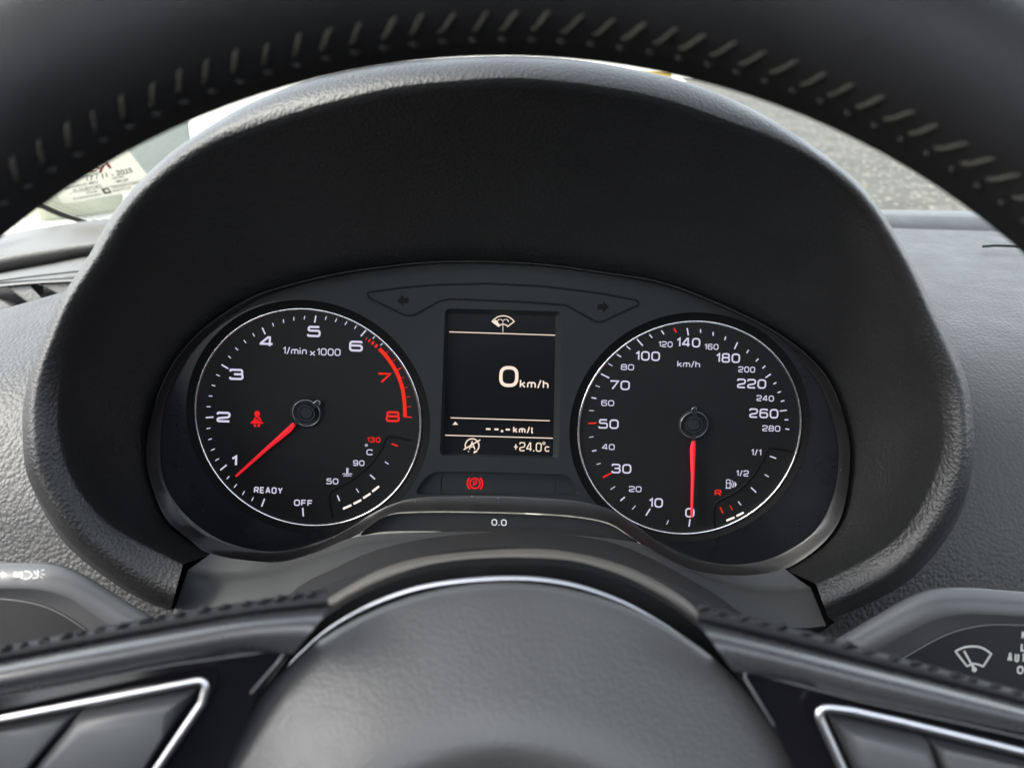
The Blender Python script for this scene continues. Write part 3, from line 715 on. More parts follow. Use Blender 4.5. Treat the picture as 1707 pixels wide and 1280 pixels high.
# speedometer print
B, S = 15.8, 9.8
nums(speedo, [('140', 1147.7, 570.9, 39.5, B), ('100', 1079.7, 593.4, 41, B), ('180', 1213.7, 596.7, 40, B), ('70', 1033, 642, 34, B), ('220', 1253, 639.5, 48.5, B), ('50', 1014.6, 706.6, 33.5, B), ('260', 1273.3, 689, 48.5, B), ('30', 1036, 781, 33, B), ('10', 1093.4, 837.8, 23.5, B), ('0', 1150, 854.3, 15.5, B)], 2.5, MT['white'])
nums(speedo, [('120', 1109.5, 573.9, 23.5, S), ('160', 1186, 578, 23.5, S), ('80', 1046, 612, 22, S), ('200', 1244.8, 615.9, 28, S), ('240', 1275.6, 663.9, 29, S), ('60', 1013, 671.7, 21.5, S), ('280', 1285.7, 714, 30, S), ('40', 1014.2, 744.8, 21, S), ('20', 1058.9, 815, 21, S)], 1.5, MT['white'], 'small_numerals')
nums(speedo, [('km/h', 1148, 606.9, 38, 11), ('1/1', 1260.6, 753.8, 17, 10.5), ('1/2', 1237.7, 788.7, 21, 10)], 1.6, MT['white'], 'small_text')
mk = 2.0
ticks(speedo, [(982.2, 684.1, 990, 684.4, 1.2), (986.1, 662.7, 994.1, 664.1, mk), (992.8, 642.5, 1000, 645, 1.2), (1001.9, 623.1, 1015.6, 630, 2.2), (1014.1, 605.9, 1020.9, 610, 1.3), (1028.4, 590.6, 1035.3, 595, mk), (1044.4, 576.9, 1050.9, 582.5, 1.7), (1062.2, 565.8, 1071.6, 576.3, 2.2), (1082.3, 557.5, 1087.5, 563.1, 1.8), (1102.7, 550.9, 1106.9, 557.5, mk), (1145.5, 546.9, 1147.5, 559.1, 2.2), (1167.7, 548.9, 1168, 554.7, mk), (1188.8, 553.3, 1188.9, 559.7, mk), (1209.8, 560.9, 1208.1, 566.9, mk), (1229.5, 570.6, 1224.4, 581.7, 2.2), (1248.1, 583.3, 1244.7, 588.4, mk), (1264.4, 597.7, 1260, 602.3, mk), (1275.8, 609.8, 1270.9, 614.1, mk), (1285, 623.4, 1275.9, 629.7, 2.2), (1294.2, 637.5, 1289.2, 640.3, mk), (1301.6, 652.5, 1296.3, 654.7, mk), (1307.5, 667.5, 1301.6, 669.2, mk), (1311.6, 683.6, 1300, 685.2, 2), (1308, 699.7, 1314, 699.5, mk), (1309.2, 714.7, 1315.6, 715.6, mk), (982.2, 728.8, 989.4, 727.8, 1.2), (986.9, 752, 994.4, 750.3, mk), (994.4, 774, 1001.3, 771.9, 1.2), (1017.8, 815.9, 1025.3, 810.6, 1.3), (1034.2, 834.4, 1041.6, 828.1, 2.3), (1053.8, 848.8, 1059.5, 842.5, 1.3), (1076.7, 859, 1083.9, 847.7, 2.3), (1111.3, 873.8, 1114.4, 866.7, 1.3), (1148.6, 877.5, 1150.3, 865, 2.2),
  (1283.4, 760.2, 1293.9, 764, 2), (1274.8, 790.6, 1281.7, 794.7, 1.6), (1251.9, 812.2, 1260.6, 820.6, 2), (1230.6, 835.5, 1235.3, 841.9, 1.6)], MT['white'])
ticks(speedo, [(980.6, 705.6, 994.7, 705, 2.3), (1005, 795.6, 1018.8, 788.4, 2.5), (1123.3, 547.3, 1127.5, 554.1, 2.4)], MT['red'], 'red_tick_marks')
ticks(speedo, [(1200.5, 845.3, 1205.3, 855.6, 2), (1216.6, 842.5, 1221.3, 850, 1.6)], MT['red'], 'reserve_marks')
nums(speedo, [('R', 1196.9, 821.3, 11, 10.5)], 2.0, MT['red'], 'reserve_letter')
f = Flat(CL, GW); f.line([(1211, 867.5), (1224.4, 862)], 3.2).line([(1227.8, 860), (1239.7, 853.9)], 3.2); f.build('fuel_segments', MT['seg'], speedo)
f = Flat(CL, GW)   # fuel pump with filler-side arrow
f.line(fillet([(1211, 799.5), (1217, 799.5), (1217, 813), (1211, 813)], 1, True), 1.3, True).line([(1209.5, 813.4), (1218.6, 813.4)], 1.3).line([(1211, 805), (1217, 805)], 1.2)
f.line(crom([(1217.6, 805.5), (1219.8, 806.5), (1220, 810.5), (1221.3, 812), (1222.6, 810), (1222.3, 804.5), (1219.6, 800.6)], 20), 1.2)
f.fill([(1224.6, 802), (1228.3, 807.4), (1224.6, 812.6)]); f.build('fuel_pump_symbol', MT['white'], speedo)
raised(speedo, [(1191, 884), (1190, 848), (1197, 836), (1230, 818), (1255, 793), (1272, 766), (1278, 752), (1288, 747), (1322, 753)])

def needle(tip, base_c, wide, side, label):
    """pointer: red blade with a raised ridge, cap and tail; all stand on the dial face"""
    c, t_ = Vector(base_c), Vector(tip); d_ = (t_ - c).normalized(); s_ = Vector((-d_.y, d_.x))
    L = (t_ - c).length
    pt = lambda a, b_, h: CL.hit((c + d_ * a + s_ * b_).x, (c + d_ * a + s_ * b_).y, h)
    prof = [(27, -3.2, 3.4), (40, -3.4 - (wide if side < 0 else 0), 3.4 + (wide if side > 0 else 0)), (L * .55, -3.0, 3.0), (L - 6, -2.1, 2.1), (L, -1.7, 1.7)]
    mb = MB(); rings = []
    for a, lo_, hi_ in prof:
        md = (lo_ + hi_) * .5 - side * .6
        rings.append([pt(a, lo_, .0022), pt(a, lo_, .0030), pt(a, md, .0040), pt(a, hi_, .0030), pt(a, hi_, .0022)])
    mb.loft(rings, closed=True, cap=True)
    o = mb.build('needle', MT['needle'], clus, smooth=False); o['label'] = label
    # black arm, base ring, cap, tail
    mb = MB(); rings = []
    for a, hw in ((8, 4.4), (20, 3.8), (27.5, 3.4)): rings.append([pt(a, -hw, .0020), pt(a, -hw, .0034), pt(a, hw, .0034), pt(a, hw, .0020)])
    mb.loft(rings, closed=True, cap=True)
    k = 48
    cc = (c.x, c.y)
    rg = lambda r, h: circ_on(cc, r, h, k)
    mb.loft([rg(16, .0005), rg(15.5, .0038), rg(14.6, .0043), rg(11.6, .0043), rg(11.2, .0039), rg(10.6, .0039), rg(10.2, .0045), rg(9.4, .0047), rg(.5, .0047)], closed=True)
    rings = []
    for a, hw in ((-8, 4.6), (-22, 4.2), (-26, 3.8), (-29, 1.8)): rings.append([pt(a, -hw, .0016), pt(a, -hw, .0030), pt(a, hw, .0030), pt(a, hw, .0016)])
    mb.loft(rings, closed=True, cap=True)
    mb.build('needle_cap', MT['panel'], o, auto=30)
    mb = MB()
    mb.loft([rg(27, .0001), rg(26, .0008), rg(24.3, .0010), rg(23.0, .0012)], closed=True); mb.loft([rg(22.0, .0012), rg(19, .0009), rg(15, .0008)], closed=True)
    mb.build('needle_base', MT['panel'], o)
    mb = MB(); mb.loft([rg(23.2, .0011), rg(22.8, .0016), rg(22.2, .0016), rg(21.8, .0011)], closed=True)
    out = [pt(a, b_, .0031) for a, b_ in [(-19, 4.6), (-25, 4.2), (-28, 3.0), (-29.6, 0), (-28, -3.0), (-25, -4.2)]]
    mb.tube(crom([tuple(q) for q in out], 16), px(.55), 6)
    mb.build('hub_ring', MT['hubrim'], o)
    return o
needle((393, 794), (510.5, 688.5), 2.6, -1, 'red needle of the tachometer pointing just below one')
needle((1153, 862), (1157, 708), 2.6, 1, 'red needle of the speedometer pointing at zero')

# --- central display
mb = MB()
mb.add(CL.poly([(738, 510), (940, 515), (936, 768), (729, 763)], WP - .0035), [(0, 1, 2, 3)])
scr = mb.build('display_screen', MT['screen'], clus, smooth=False)
mb = MB(); fr1 = fillet(SCR, 7, True); 
inn = fillet([(747, 522), (926, 527), (922, 761), (738.5, 755)], 5, True)
mb.loft([CL.poly(fr1, WP - .0001), CL.poly(inn, WP - .0033)], closed=True); mb.build('screen_bezel', MT['panel'], scr)
SW = WP - .0034
f = Flat(CL, SW)
for a, b_, t in (((749, 553.2), (926.0, 558.8), 1.5), ((751.1, 696.3), (916.6, 701.2), 1.5), ((742.2, 725.3), (921.5, 730.3), 1.5)): f.line([a, b_], t)
f.fill([(754.3, 707.8), (763.8, 707.9), (758.9, 702.6)])
for a, b_, t in (((810.2, 714.9), (817.6, 715.1), 3), ((824.2, 715.4), (831, 715.6), 3), ((835, 718.4), (838.8, 718.5), 3.6), ((843, 715.8), (850, 716), 3)): f.line([a, b_], t)
f.text('km/l', 872.6, 716.4, 34.5, 11, 2.1)
f.text('0', 848.2, 627.6, 32, 35, 5.5, rad=.34)
f.text('km/h', 890.5, 640, 48, 14, 2.3)
f.text('+24.0', 879.5, 744.6, 47, 15, 1.8, rad=.2).text('*', 906.5, 744.5, 4.8, 15, 1.2).text('c', 911.8, 746.5, 7.6, 12.5, 1.8)
f.build('screen_readout', MT['warm'], scr)
# screen symbols: washer fan, start-stop off
f = Flat(CL, SW); cx, cy_ = 838.3, 536
outl = arc2(cx + .4, cy_ + 13, 22.5, 145, 35, 16) + [Vector((cx + 8, cy_ + 8.2))] + arc2(cx + .4, cy_ + 14.5, 10, 48, 132, 8) + [Vector((cx - 7, cy_ + 8.2))]
f.line(outl, 1.7, True)
f.fill([(cx - 17.5, cy_ + .8), (cx - 12, cy_ - 3.4), (cx - 4.5, cy_ + 6), (cx - 7, cy_ + 8.2)])
for s_ in (-1, 1):
    f.line(crom([(cx + s_ * 9.5, cy_ + .8), (cx + s_ * 8, cy_ - 2.4), (cx + s_ * 5.6, cy_ - 3.6)], 6), 1.3).line(crom([(cx + s_ * 4.2, cy_ - 3.6), (cx + s_ * 2.2, cy_ - 3), (cx + s_ * .9, cy_ - 1.8)], 5), 1.2)
for k in range(8): f.line([(cx, cy_ - 1.5 + k * 2.5), (cx, cy_ - .1 + k * 2.5)], 1.5)
f.build('washer_symbol', MT['warm'], scr)
f = Flat(CL, SW); cx, cy_ = 787, 742.6
f.line(arc2(cx, cy_, 11.4, -40, 205, 30), 2.0).line(arc2(cx, cy_, 11.4, -62, -44, 5), 2.0).line(arc2(cx, cy_, 11.4, -118, -140, 5)[:3], 1.8)
f.fill([(cx + 3.5, cy_ + 8.2), (cx + 9, cy_ + 10.2), (cx + 2.2, cy_ + 13.4)])
f.line([(cx - 4.6, cy_ + 6), (cx, cy_ - 6.8), (cx + 4.6, cy_ + 6)], 1.9).line([(cx - 3.2, cy_ + 2), (cx + 3.2, cy_ + 2)], 1.6)
f.line([(772.9, 749.3), (800.7, 732.9)], 2.0)
f.build('start_stop_symbol', MT['warm'], scr)
# --- warning lamp strip below the screen
mb = MB(); mb.add(CL.poly([(684, 828), (700, 800), (714, 788), (728, 783), (942, 788), (954, 796), (972, 829)], WP - .0025), [tuple(range(7))])
strip = mb.build('warning_lamp_strip', MT['panel'], clus, smooth=False)
f = Flat(CL, WP - .00235); f.line([(735, 821), (736, 797), (739, 791)], 1.6).line([(926, 795), (925.5, 823)], .8); f.build('strip_grooves', MT['panelg'], strip)
f = Flat(CL, WP - .0023); cx, cy_ = 791.9, 805.6
f.line(arc2(cx, cy_, 8.3, 0, 360, 30)[:-1], 2.3, True)
f.line(arc2(cx, cy_, 12.6, 132, 228, 10), 2.6).line(arc2(cx, cy_, 12.6, -48, 48, 10), 2.6)
f.text('P', cx + .3, cy_, 6.6, 9.8, 1.8, rad=.22); f.build('parking_brake_lamp', MT['redlamp'], strip)
# --- turn signal inlay above the screen
TO = [(610.6, 488), (670.7, 480), (718, 475.4), (813, 473), (908, 477.6), (1003, 489.6), (1062, 501), (1066, 508), (1003, 537), (993.4, 536.4), (942.8, 508.6), (876, 503.8), (750, 498.5), (731, 503), (690, 526), (675.5, 526), (617, 497.5)]
tof = fillet(TO, 10, True)
mb = MB(); c_ = len(tof)
inl = mb.add(CL.poly(tof, WP + .00025), [tuple(range(c_))]).build('turn_signal_inlay', MT['panel'], clus, smooth=False)
f = Flat(CL, WP + .00035); f.line(tof, 3.4, True); f.build('inlay_groove', MT['panelg'], inl)
for cx, cy_, s_ in ((672.3, 501, -1), (1005, 511.5, 1)):
    f = Flat(CL, WP + .00035)
    f.fill([(cx + s_ * 10.5, cy_), (cx + s_ * 0, cy_ - 10), (cx + s_ * 0, cy_ - 4.5), (cx - s_ * 9, cy_ - 4.5), (cx - s_ * 9, cy_ + 4.5), (cx + s_ * 0, cy_ + 4.5), (cx + s_ * 0, cy_ + 10)])
    f.build('turn_arrow', MT['panelg'], inl)
# --- odometer bar
ODO = [(601, 892), (622, 873), (645, 860), (672, 855.5), (740, 854), (830, 855.5), (900, 858), (960, 862.5), (1010, 872), (1040, 888), (1062, 906), (1000, 897), (900, 889.5), (815, 887), (700, 885), (640, 886)]
mb = MB(); od = smooth_closed(ODO, 4)
mb.add(CL.poly(od, .0045), [tuple(range(len(od)))]); mb.loft([CL.poly(od, .0045), CL.poly(od, .001)], closed=True)
odo = mb.build('odometer_bar', MT['trim'], clus, smooth=False)
f = Flat(CL, .0047); f.text('0.0', 832, 870.6, 25.5, 11, 1.9, rad=.34); f.build('trip_readout', glow('trip_white', (222, 222, 226)), odo)
mb = MB(); ln = crom([(598, 890), (620, 871), (643, 858.5), (670, 853), (740, 851.5), (830, 853), (900, 855.5), (960, 860), (1010, 869.5), (1042, 886), (1064, 905)], 60)
mb.tube([CL.hit(q.x, q.y, .0115) for q in ln], px(.45), 6); mb.build('bar_edge_line', MT['line'], odo)
# dust that has settled on the frame and surrounds
mb = MB(); rnd = random.Random(3)
for q in range(46):
    i_ = rnd.randrange(len(PEs)); c = PEs[i_].lerp(HEs[i_], rnd.uniform(-.9, 1.0))
    if c.y < 800: continue
    f_ = rnd.random(); c = PEs[i_].lerp(HEs[i_], f_); c3 = CL.hit(c.x, c.y, WP + .0016 + .0062 * f_); r_ = px(rnd.uniform(.5, 1.1))
    mb.tube([c3, c3 + Vector((r_ * rnd.uniform(-1, 2), 0, r_ * rnd.uniform(.5, 1.5)))], r_ * .5, 5)
du = mb.build('dust', MT['print'], clus); du['kind'] = 'stuff'

# ================================================================== INSTRUMENT HOOD
hood = thing('instrument_hood', 'black grained hood arching over the instrument dials', 'instrument hood', P(835, 1000, .33))
RA = anchored([[(355, 922), (315, 898), (276, 863), (251, 804), (244, 755)], [(244, 755), (248, 690), (284, 612), (338, 548), (416, 496), (560, 456), (700, 438), (813, 436)],
  [(813, 436), (908, 441), (1003, 454), (1100, 470), (1190, 503), (1280, 546), (1345, 590), (1385, 640), (1416, 740)], [(1416, 740), (1410, 830), (1395, 875), (1360, 915), (1307, 948)]], 40)
RD = anchored([[(305, 940), (236, 905), (177, 868), (138, 824), (111, 775), (98, 715)], [(98, 715), (97, 676), (101, 627), (113, 578), (138, 519), (167, 469), (189, 433), (224, 366), (274, 305), (349, 246), (423, 213), (523, 180), (647, 149), (747, 137), (850, 131)],
  [(850, 131), (950, 138), (1051, 153), (1126, 171), (1201, 198), (1277, 229), (1345, 268), (1402, 316), (1446, 371), (1490, 455), (1530, 565), (1560, 630), (1571, 700)], [(1571, 700), (1570, 750), (1555, 800), (1530, 850), (1495, 895), (1445, 930), (1360, 972)]], 40)
RE = anchored([[(286, 1011), (246, 996), (197, 967), (123, 908), (74, 844), (44, 785), (37, 715)], [(37, 715), (39, 676), (49, 627), (74, 563), (98, 504), (123, 464), (149, 425), (199, 341), (274, 264), (349, 211), (423, 169), (520, 133), (640, 108), (750, 98), (850, 95)],
  [(850, 95), (950, 100), (1051, 115), (1146, 138), (1252, 181), (1352, 242), (1427, 301), (1465, 346), (1488, 382), (1528, 452), (1560, 520), (1590, 580), (1615, 645), (1624, 715)], [(1624, 715), (1622, 770), (1610, 825), (1580, 880), (1530, 940), (1480, 980), (1380, 1028)]], 40)
NH = len(RA)
def lerp_tab(tab, u):
    for (u0, a), (u1, b_) in zip(tab, tab[1:]):
        if u <= u1:
            t = (u - u0) / (u1 - u0); t = t * t * (3 - 2 * t); return a + (b_ - a) * t
    return tab[-1][1]
dD = [lerp_tab([(0, .316), (.25, .298), (.5, .246), (.75, .298), (1, .316)], i / (NH - 1)) for i in range(NH)]
dl = [lerp_tab([(0, .006), (.25, .0075), (.5, .012), (.75, .0075), (1, .006)], i / (NH - 1)) for i in range(NH)]
A3 = [CL.hit(q.x, q.y, .007) for q in RA]
D3 = [P(q.x, q.y, d) for q, d in zip(RD, dD)]
rings = [[a - Vector((0, -.012, 0)) for a in A3], A3]
for s in (.12, .3, .5, .7, .86, .95):
    bulge = math.sin(math.pi * s) * .004
    rings.append([a.lerp(b_, s) + (Vector((b_.x, 0, b_.z)) - Vector((0, 0, -.02))).normalized() * bulge for a, b_ in zip(A3, D3)])
rings.append(D3)
dE = []
for s_ in (.06, .15, .28, .42, .56, .68, .78, .86, .92, .96, .99, 1):
    r = []
    for i in range(NH):
        u = i / (NH - 1); side = lerp_tab([(0, 1), (.27, 1), (.45, 0), (.56, 0), (.70, 1), (1, 1)], u)
        # sides: a flat lip leaning in towards the dials, rounded at its outer edge; top: a plain round-over
        flat_ = -.0065 * math.sin(math.pi / 2 * min(s_ / .8, 1)) + .006 * (1 - math.cos(math.pi / 2 * max(0, s_ - .7) / .3))
        t = math.asin(s_); rnd_ = .015 * (1 - math.cos(t))
        d_ = dD[i] + flat_ * side + rnd_ * (1 - side)
        q = RD[i].lerp(RE[i], s_)
        r.append(P(q.x, q.y, d_))
        if s_ == 1: dE.append(d_)
    rings.append(r)
for bk, sh in ((.012, .012), (.03, .03), (.06, .05), (.11, .08)):
    r = []
    for i in range(NH):
        u = i / (NH - 1); side = lerp_tab([(0, 1), (.08, 1), (.42, 0), (.58, 0), (.92, 1), (1, 1)], u)
        q = RE[i]; c = Vector((835, 640)); inw = q + (c - q) * sh
        out_ = q + (q - c).normalized() * (2 + 260 * sh)
        qq = inw.lerp(out_, side)
        r.append(P(qq.x, qq.y, dE[i] + bk * (1 - .35 * side)))
    rings.append(r)
MB().loft(rings).build('hood_shell', MT['hood'], hood)

# ------------------------------------------------------------------ lower trim (part of the dashboard)
TE = [(314, 949), (353, 957), (410, 957), (472, 948), (533, 928), (595, 908), (700, 899), (850, 898), (970, 904), (1050, 914), (1088, 920), (1127, 938), (1185, 965), (1242, 979), (1300, 983), (1351, 979)]
T0 = [(352, 924), (368, 929), (415, 937), (470, 938), (530, 921), (592, 897), (700, 889), (850, 889), (970, 895), (1060, 906), (1095, 922), (1130, 943), (1185, 958), (1240, 961), (1285, 956), (1307, 949)]
TB = [(280, 1046), (330, 1038), (400, 1026), (484, 993), (553, 951), (640, 932), (760, 919), (850, 916), (950, 920), (1027, 937), (1093, 957), (1180, 1000), (1230, 1024), (1290, 1042), (1340, 1046), (1377, 1042)]
n_ = 90
cr = lambda L: crom(L, n_)
t0, te, tb = cr(T0), cr(TE), cr(TB)
rings = [rr([q - Vector((0, 2)) for q in t0], .3355), rr([a.lerp(b_, .6) for a, b_ in zip(t0, te)], .3325), rr(te, .331)]
dep = [min(1, (b_ - a).length / 70) for a, b_ in zip(te, tb)]
for s, k_ in ((.06, .12), (.2, .3), (.6, .65), (1, 1)): rings.append([P(a.lerp(b_, s).x, a.lerp(b_, s).y, .331 - .018 * k_ * q) for a, b_, q in zip(te, tb, dep)])
for d in (.002, .03): rings.append([P(b_.x, b_.y + 2, .331 - .018 * q + d) for b_, q in zip(tb, dep)])
MB().loft(rings).build('lower_trim', MT['trim'], dash, auto=50)
for gp in ([(240, 1095), (285, 960), (330, 915), (380, 930), (330, 990), (350, 1095)], [(1430, 1105), (1375, 985), (1320, 940), (1275, 950), (1330, 1000), (1330, 1105)]):
    slab(gp, .376, .004).build('gap_shade', MT['panelg'], dash, smooth=False)  # near-black backing sheets stand in for the shade inside the gaps

# ================================================================== STEERING COLUMN AND STALKS
colm = thing('steering_column', 'matt black steering column shroud in the gap behind the wheel hub', 'steering column', P(845, 1100, .3))
cp = smooth_closed([(380, 1120), (440, 1030), (520, 985), (600, 955), (700, 938), (850, 930), (1000, 940), (1100, 965), (1190, 1010), (1270, 1060), (1330, 1130), (1200, 1400), (850, 1500), (500, 1400)], 4)
slab(cp, .285, .06, .006).build('column_shroud', MT['matte'], colm, auto=40)
lst = thing('turn_signal_stalk', 'graphite stalk printed with white headlamp symbols, left of the wheel', 'stalk', P(0, 1050, .25))
def stalk(root, outer, inner, line, face_d, extra):
    o_, i_, l_ = crom(outer, 40), crom(inner, 40), crom(line, 40)
    mb = MB()
    mb.loft([rr(o_, face_d + .03), rr(o_, face_d + .006), rr([a.lerp(b_, .06) for a, b_ in zip(o_, i_)], face_d + .0035), rr([a.lerp(b_, .5) for a, b_ in zip(o_, i_)], face_d + .0012), rr([a.lerp(b_, .94) for a, b_ in zip(o_, i_)], face_d), rr(i_, face_d + .0004), rr([a.lerp(b_, .6) for a, b_ in zip(i_, l_)], face_d + .0022), rr(l_, face_d + .003)])
    mb.build('stalk_body', MT['stalk'], root)
    ex = [Vector(q) for q in extra]
    poly = [q for q in l_] + ex
    mb = MB(); f3 = [P(q.x, q.y, face_d + .0026) for q in poly]; tri_ = geometry.tessellate_polygon([[Vector((q.x, q.y, 0)) for q in poly]])
    mb.add(f3, [tuple(t) for t in tri_]); o = mb.build('stalk_face', MT['stalkface'], root, smooth=False)
    mb = MB(); mb.tube(rr(l_, face_d + .0024), px(1.1, face_d), 6); mb.build('face_edge', MT['edge'], o)
    return o
stalk(lst, [(-200, 940), (-100, 938), (0, 938), (82, 939), (119, 948), (156, 967), (217, 1006), (254, 1028), (300, 1060)], [(-200, 984), (-100, 982), (0, 982), (62, 984), (115, 998), (150, 1022), (185, 1045), (215, 1068), (250, 1095)], [(-200, 998), (-100, 997), (0, 998), (62, 1007), (100, 1022), (123, 1036), (146, 1052), (175, 1075), (205, 1100)], .25, [(205, 1200), (-200, 1200)])
class StalkPlane(Plane): pass
LP = Plane(40, 958, .2495, tilt=-3, roll=0)
f = Flat(LP, .0012)
f.fill([(-9, 955), (3, 955), (3, 951), (12, 957), (3, 964), (3, 960), (-9, 960)])
for k in range(3): f.line([(22, 953.5 + k * 3.6), (33, 953.5 + k * 3.6)], 2.0)
f.fill([(34, 952), (38, 952), (38, 964), (34, 964)])
f.line(crom([(40, 952.5), (47, 952), (53, 958), (47, 964), (39, 964)], 16), 2.4)
f.line(crom([(57, 951), (59, 956), (64, 958), (60, 963), (54, 963)], 12), 2.2).line([(63, 949), (63, 957)], 1.6).line([(60, 953), (66, 953)], 1.6)
for a, b_ in (((68, 951), (74, 949)), ((69, 956), (75, 958)), ((67, 960), (71, 963))): f.line([a, b_], 1.4)
f.build('headlamp_symbols', MT['print'], lst)
rst = thing('wiper_stalk', 'graphite stalk with a windscreen wiper symbol and AUTO print, right of the wheel', 'stalk', P(1700, 1080, .25))
stalk(rst, [(1340, 1098), (1400, 1061), (1475, 1017), (1525, 990), (1562, 980), (1612, 979), (1707, 986), (1800, 994), (1900, 1004)], [(1420, 1110), (1462, 1085), (1525, 1050), (1560, 1034), (1590, 1027), (1625, 1025), (1707, 1029), (1800, 1036), (1900, 1044)], [(1465, 1122), (1507, 1096), (1562, 1065), (1590, 1053), (1612, 1047), (1650, 1041), (1707, 1042), (1800, 1048), (1900, 1056)], .25, [(1900, 1250), (1465, 1250)])
RP = Plane(1650, 1100, .2525, tilt=0, roll=0)
f = Flat(RP, .0002)
zz = lambda x, y: Vector((1400 + x / 4, 960 + y / 4))
f.line(fillet([zz(770, 500)] + crom([zz(770, 500), zz(830, 474), zz(895, 468), zz(955, 480), zz(1010, 518)], 14)[1:] + [zz(955, 602), zz(925, 588), zz(890, 582), zz(848, 600)], 1.2, True), 3.3, True)
f.line([zz(828, 498), zz(880, 590)], 3.4).fill(arc2(1400 + 897 / 4, 960 + 622 / 4, 4.4, 0, 360, 12)[:-1]).line([zz(880, 585), zz(897, 622)], 4.6)
f.text('AUTO', 1701, 1096, 43, 15, 3.4, roll=4, rad=.25).text('HI', 1710, 1058, 14, 14, 3.2, roll=4).text('LO', 1713, 1079, 23, 14, 3.2, roll=4).text('OFF', 1714, 1117, 38, 14, 3.2, roll=4)
f.build('wiper_symbols', MT['print'], rst)

# ================================================================== STEERING WHEEL
wheel = thing('steering_wheel', 'black leather multifunction steering wheel with silver spoke trims', 'steering wheel', P(838, 1452, .17))
WD = .150; RIN = 1366 / F * WD; RM_ = .0168; R0 = RIN + RM_ + .0006
wc = P(838, 1452, WD)
def rim_pt(th, ph, k=1.0):
    """th round the wheel from the top (clockwise), ph round the tube: 0 = inner side, 90 = towards the driver"""
    rad_ = R0 - RM_ * k * math.cos(ph)
    return wc + Vector((math.sin(th) * rad_, -RM_ * k * 1.08 * math.sin(ph), math.cos(th) * rad_))
mb = MB(); NT, NPH = 160, 32
mb.loft([[rim_pt(2 * math.pi * i / NT, 2 * math.pi * j / NPH) for j in range(NPH)] for i in range(NT + 1)], closed=True)
rim = mb.build('rim', MT['rim'], wheel)
# cross stitches
mb = MB()
rs = random.Random(11)
for i in range(-24, 25):
    th = R_(i * 2.02 + .6 + rs.uniform(-.12, .12)); ln = rs.uniform(.72, 1.0); up_ = rs.uniform(-.8, .8); fat = rs.uniform(.8, 1.15)
    pts = []
    for k in range(13):
        t = k / 12; e = t * t * (3 - 2 * t)
        pts.append(rim_pt(th + R_((-.8 + 1.45 * t) * ln), R_(19 + up_ + 13 * e), .992 + .030 * math.sin(math.pi * min(1, t + .05))))
    mb.tube(pts, [(.00022 + .00036 * math.sin(math.pi * k / 12) ** .8 * (.8 + .2 * math.sin(k * 2.4))) * fat for k in range(13)], 7)
mb.build('rim_stitching', MT['thread'], rim)
mb = MB()
for i in range(-24, 25):
    th = R_(i * 2.02)
    mb.tube([rim_pt(th + R_(-.3 + .6 * s), R_(12 - 3 * s), 1.0 + .02 * math.sin(math.pi * s) - .008) for s in [k / 5 for k in range(6)]], [.0003 + .0004 * math.sin(math.pi * k / 5) for k in range(6)], 6)
mb.build('rim_puckers', MT['rim'], rim)

# hub: dusty band, black gap, chrome arc, airbag cover
halfround([(470, 1075), (512, 1026), (557, 993), (632, 953), (720, 930), (851, 919), (939, 922), (1027, 942), (1093, 970), (1150, 1006), (1215, 1065)], [(470, 1105), (512, 1060), (557, 1022), (632, 982), (720, 955), (830, 946), (939, 949), (1005, 963), (1071, 989), (1150, 1039), (1200, 1085)], .206, .004, n_=70, back=.003).build('hub_shroud', MT['hubband'], wheel)
slab(smooth_closed([(470, 1110), (512, 1058), (557, 1018), (632, 978), (720, 951), (830, 941), (939, 944), (1005, 958), (1071, 984), (1150, 1034), (1205, 1095), (1330, 1300), (1300, 1600), (850, 1800), (400, 1600), (350, 1300)], 4), .194, .02, .002).build('hub_back', MT['panelg'], wheel, auto=40)
mb = MB(); ca = crom([(440, 1150), (509, 1082), (557, 1043), (632, 1003), (720, 976), (843, 964.5), (939, 972), (1027, 999), (1100, 1037), (1159, 1077), (1215, 1130)], 80)
mb.tube([P(q.x, q.y, .186) for q in ca], [px(1.5 + 3.4 * math.sin(math.pi * min(1, max(0, (i - 4) / 64))), .186) for i in range(80)], 8)
mb.build('chrome_arc', MT['silver'], wheel)
# airbag cover: domed pad, crest then a flatter centre
pc, pr = Vector((841, 1535)), 561.0
prof = [(16, .0055), (4, .0050), (0, .0035), (6, .0022), (18, .0008), (50, -.0022), (110, -.0078), (165, -.0128), (200, -.0150), (225, -.0156), (255, -.0140), (300, -.0100), (350, -.0075), (420, -.0062), (555, -.006)]
PD = .178; rings = []
pprof = crom(prof, 60)
ths = [2 * math.pi * i / 128 for i in range(128)]
for s_, h_ in [tuple(q) for q in pprof]:
    rd = pr - s_
    # the pixel outline belongs to the pad edge at depth PD: keep it as a true solid of that size
    rings.append([P(pc.x + math.sin(t) * rd, pc.y - math.cos(t) * rd, PD) + Vector((0, h_, 0)) for t in ths])
MB().loft(rings, closed=True).build('airbag_cover', MT['pad'], wheel)

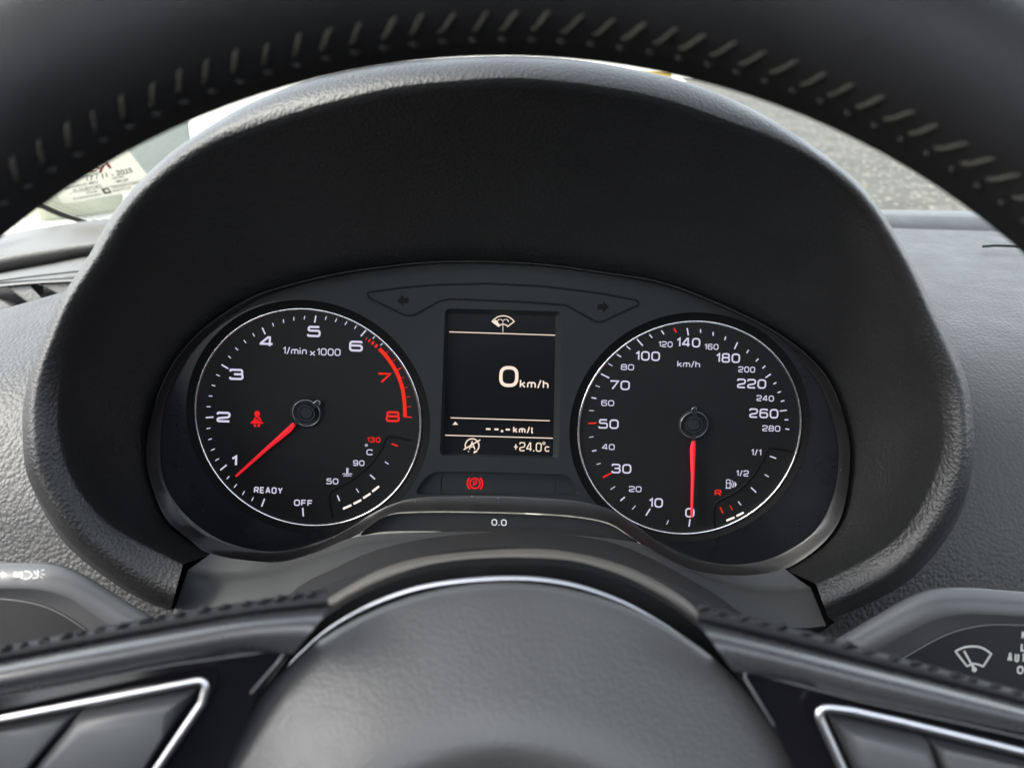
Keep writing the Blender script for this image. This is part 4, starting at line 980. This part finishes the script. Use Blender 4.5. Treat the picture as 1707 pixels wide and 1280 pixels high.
def spoke(side_label, stripT, stripB, barB, panel, line, silver, srad, buttons):
    root = slab(panel, .1735, .012, .001).build('spoke', MT['gloss'], wheel, smooth=True, auto=35); root['label'] = side_label
    halfround(stripT, stripB, .176, .0045, n_=60, back=.001).build('spoke_grip', MT['rim'], root)
    halfround([Vector(q) + Vector((0, -2)) for q in stripB], barB, .170, .0075, n_=60, back=.004).build('spoke_bar', MT['bar'], root)
    mb = MB(); c = crom(stripT, 400); i = 0
    while i < 386:
        L_ = random.randint(8, 12)
        a, b_, cc_ = c[i], c[i + L_ // 2], c[min(i + L_, 399)]
        j = lambda k=1.8: random.uniform(-k, k)
        w_ = random.uniform(.65, 1.15)
        mb.tube([P(a.x, a.y + 7 + j(), .1735), P(a.lerp(b_, .5).x, b_.y + 3 + j(), .1727), P(b_.x, b_.y + j(), .1724), P(cc_.x, cc_.y + 2 + j(), .174)], [px(1.6, .17), px(4.2 * w_, .17), px(4.6 * w_, .17), px(1.6, .17)], 8)
        i += random.randint(11, 16)
    mb.build('spoke_stitching', MT['rim'], root)
    mb = MB(); mb.tube([P(q.x, q.y, .1725) for q in fillet([Vector(q) for q in line], 10)], px(2.2, .1725), 6); mb.build('panel_edge', MT['edge'], root)
    mb = MB(); sp = fillet([Vector(q) for q in silver], 26, seg=8)
    mb.tube([P(q.x, q.y, .1695) for q in sp], px(srad, .1695), 12, flat=.6); mb.build('silver_trim', MT['silver'], root)
    for b_ in buttons: slab(b_, .1680, .007, .0042, 4).build('button', MT['satin'], root, auto=45)
spoke('spoke with silver trim ending in a rounded corner at the left',
  [(-400, 1153), (-200, 1117), (0, 1080), (123, 1055), (287, 1024), (410, 1004), (545, 984)], [(-400, 1185), (-200, 1146), (0, 1108), (123, 1084), (287, 1053), (410, 1031), (549, 1017)],
  [(-400, 1235), (-200, 1197), (0, 1160), (123, 1137), (287, 1105), (400, 1088), (488, 1090)],
  [(-400, 1230), (0, 1155), (287, 1100), (495, 1076), (422, 1160), (345, 1320), (300, 1500), (-400, 1500)],
  [(-400, 1237), (0, 1160), (287, 1107), (483, 1080), (418, 1155)],
  [(-400, 1277), (0, 1198), (287, 1142), (346, 1131), (336, 1172), (258, 1285), (200, 1370)], 6.3,
  [[(-400, 1300), (0, 1221), (113, 1199), (34, 1290), (0, 1330), (-400, 1340)], [(118, 1198), (316, 1160), (268, 1230), (225, 1300), (210, 1330), (10, 1330)]])
spoke('spoke with silver trim beside the wiper stalk',
  [(1160, 1008), (1319, 1046), (1435, 1079), (1550, 1110), (1707, 1154), (1930, 1216), (2150, 1275)], [(1166, 1042), (1319, 1080), (1435, 1110), (1550, 1139), (1707, 1180), (1930, 1240), (2150, 1300)],
  [(1222, 1118), (1319, 1137), (1435, 1167), (1550, 1191), (1707, 1224), (1930, 1278), (2150, 1332)],
  [(1220, 1105), (1435, 1160), (1707, 1216), (2150, 1325), (2150, 1500), (1400, 1500), (1355, 1330), (1296, 1216)],
  [(1290, 1208), (1233, 1115), (1435, 1168), (1643, 1214), (1707, 1229), (2150, 1337)],
  [(1440, 1360), (1404, 1280), (1357, 1176), (1420, 1184), (1500, 1202), (1707, 1253), (2150, 1362)], 7.2,
  [[(1397, 1207), (1560, 1244), (1592, 1330), (1455, 1330)], [(1566, 1246), (1707, 1280), (2100, 1380), (2100, 1400), (1600, 1330)]])
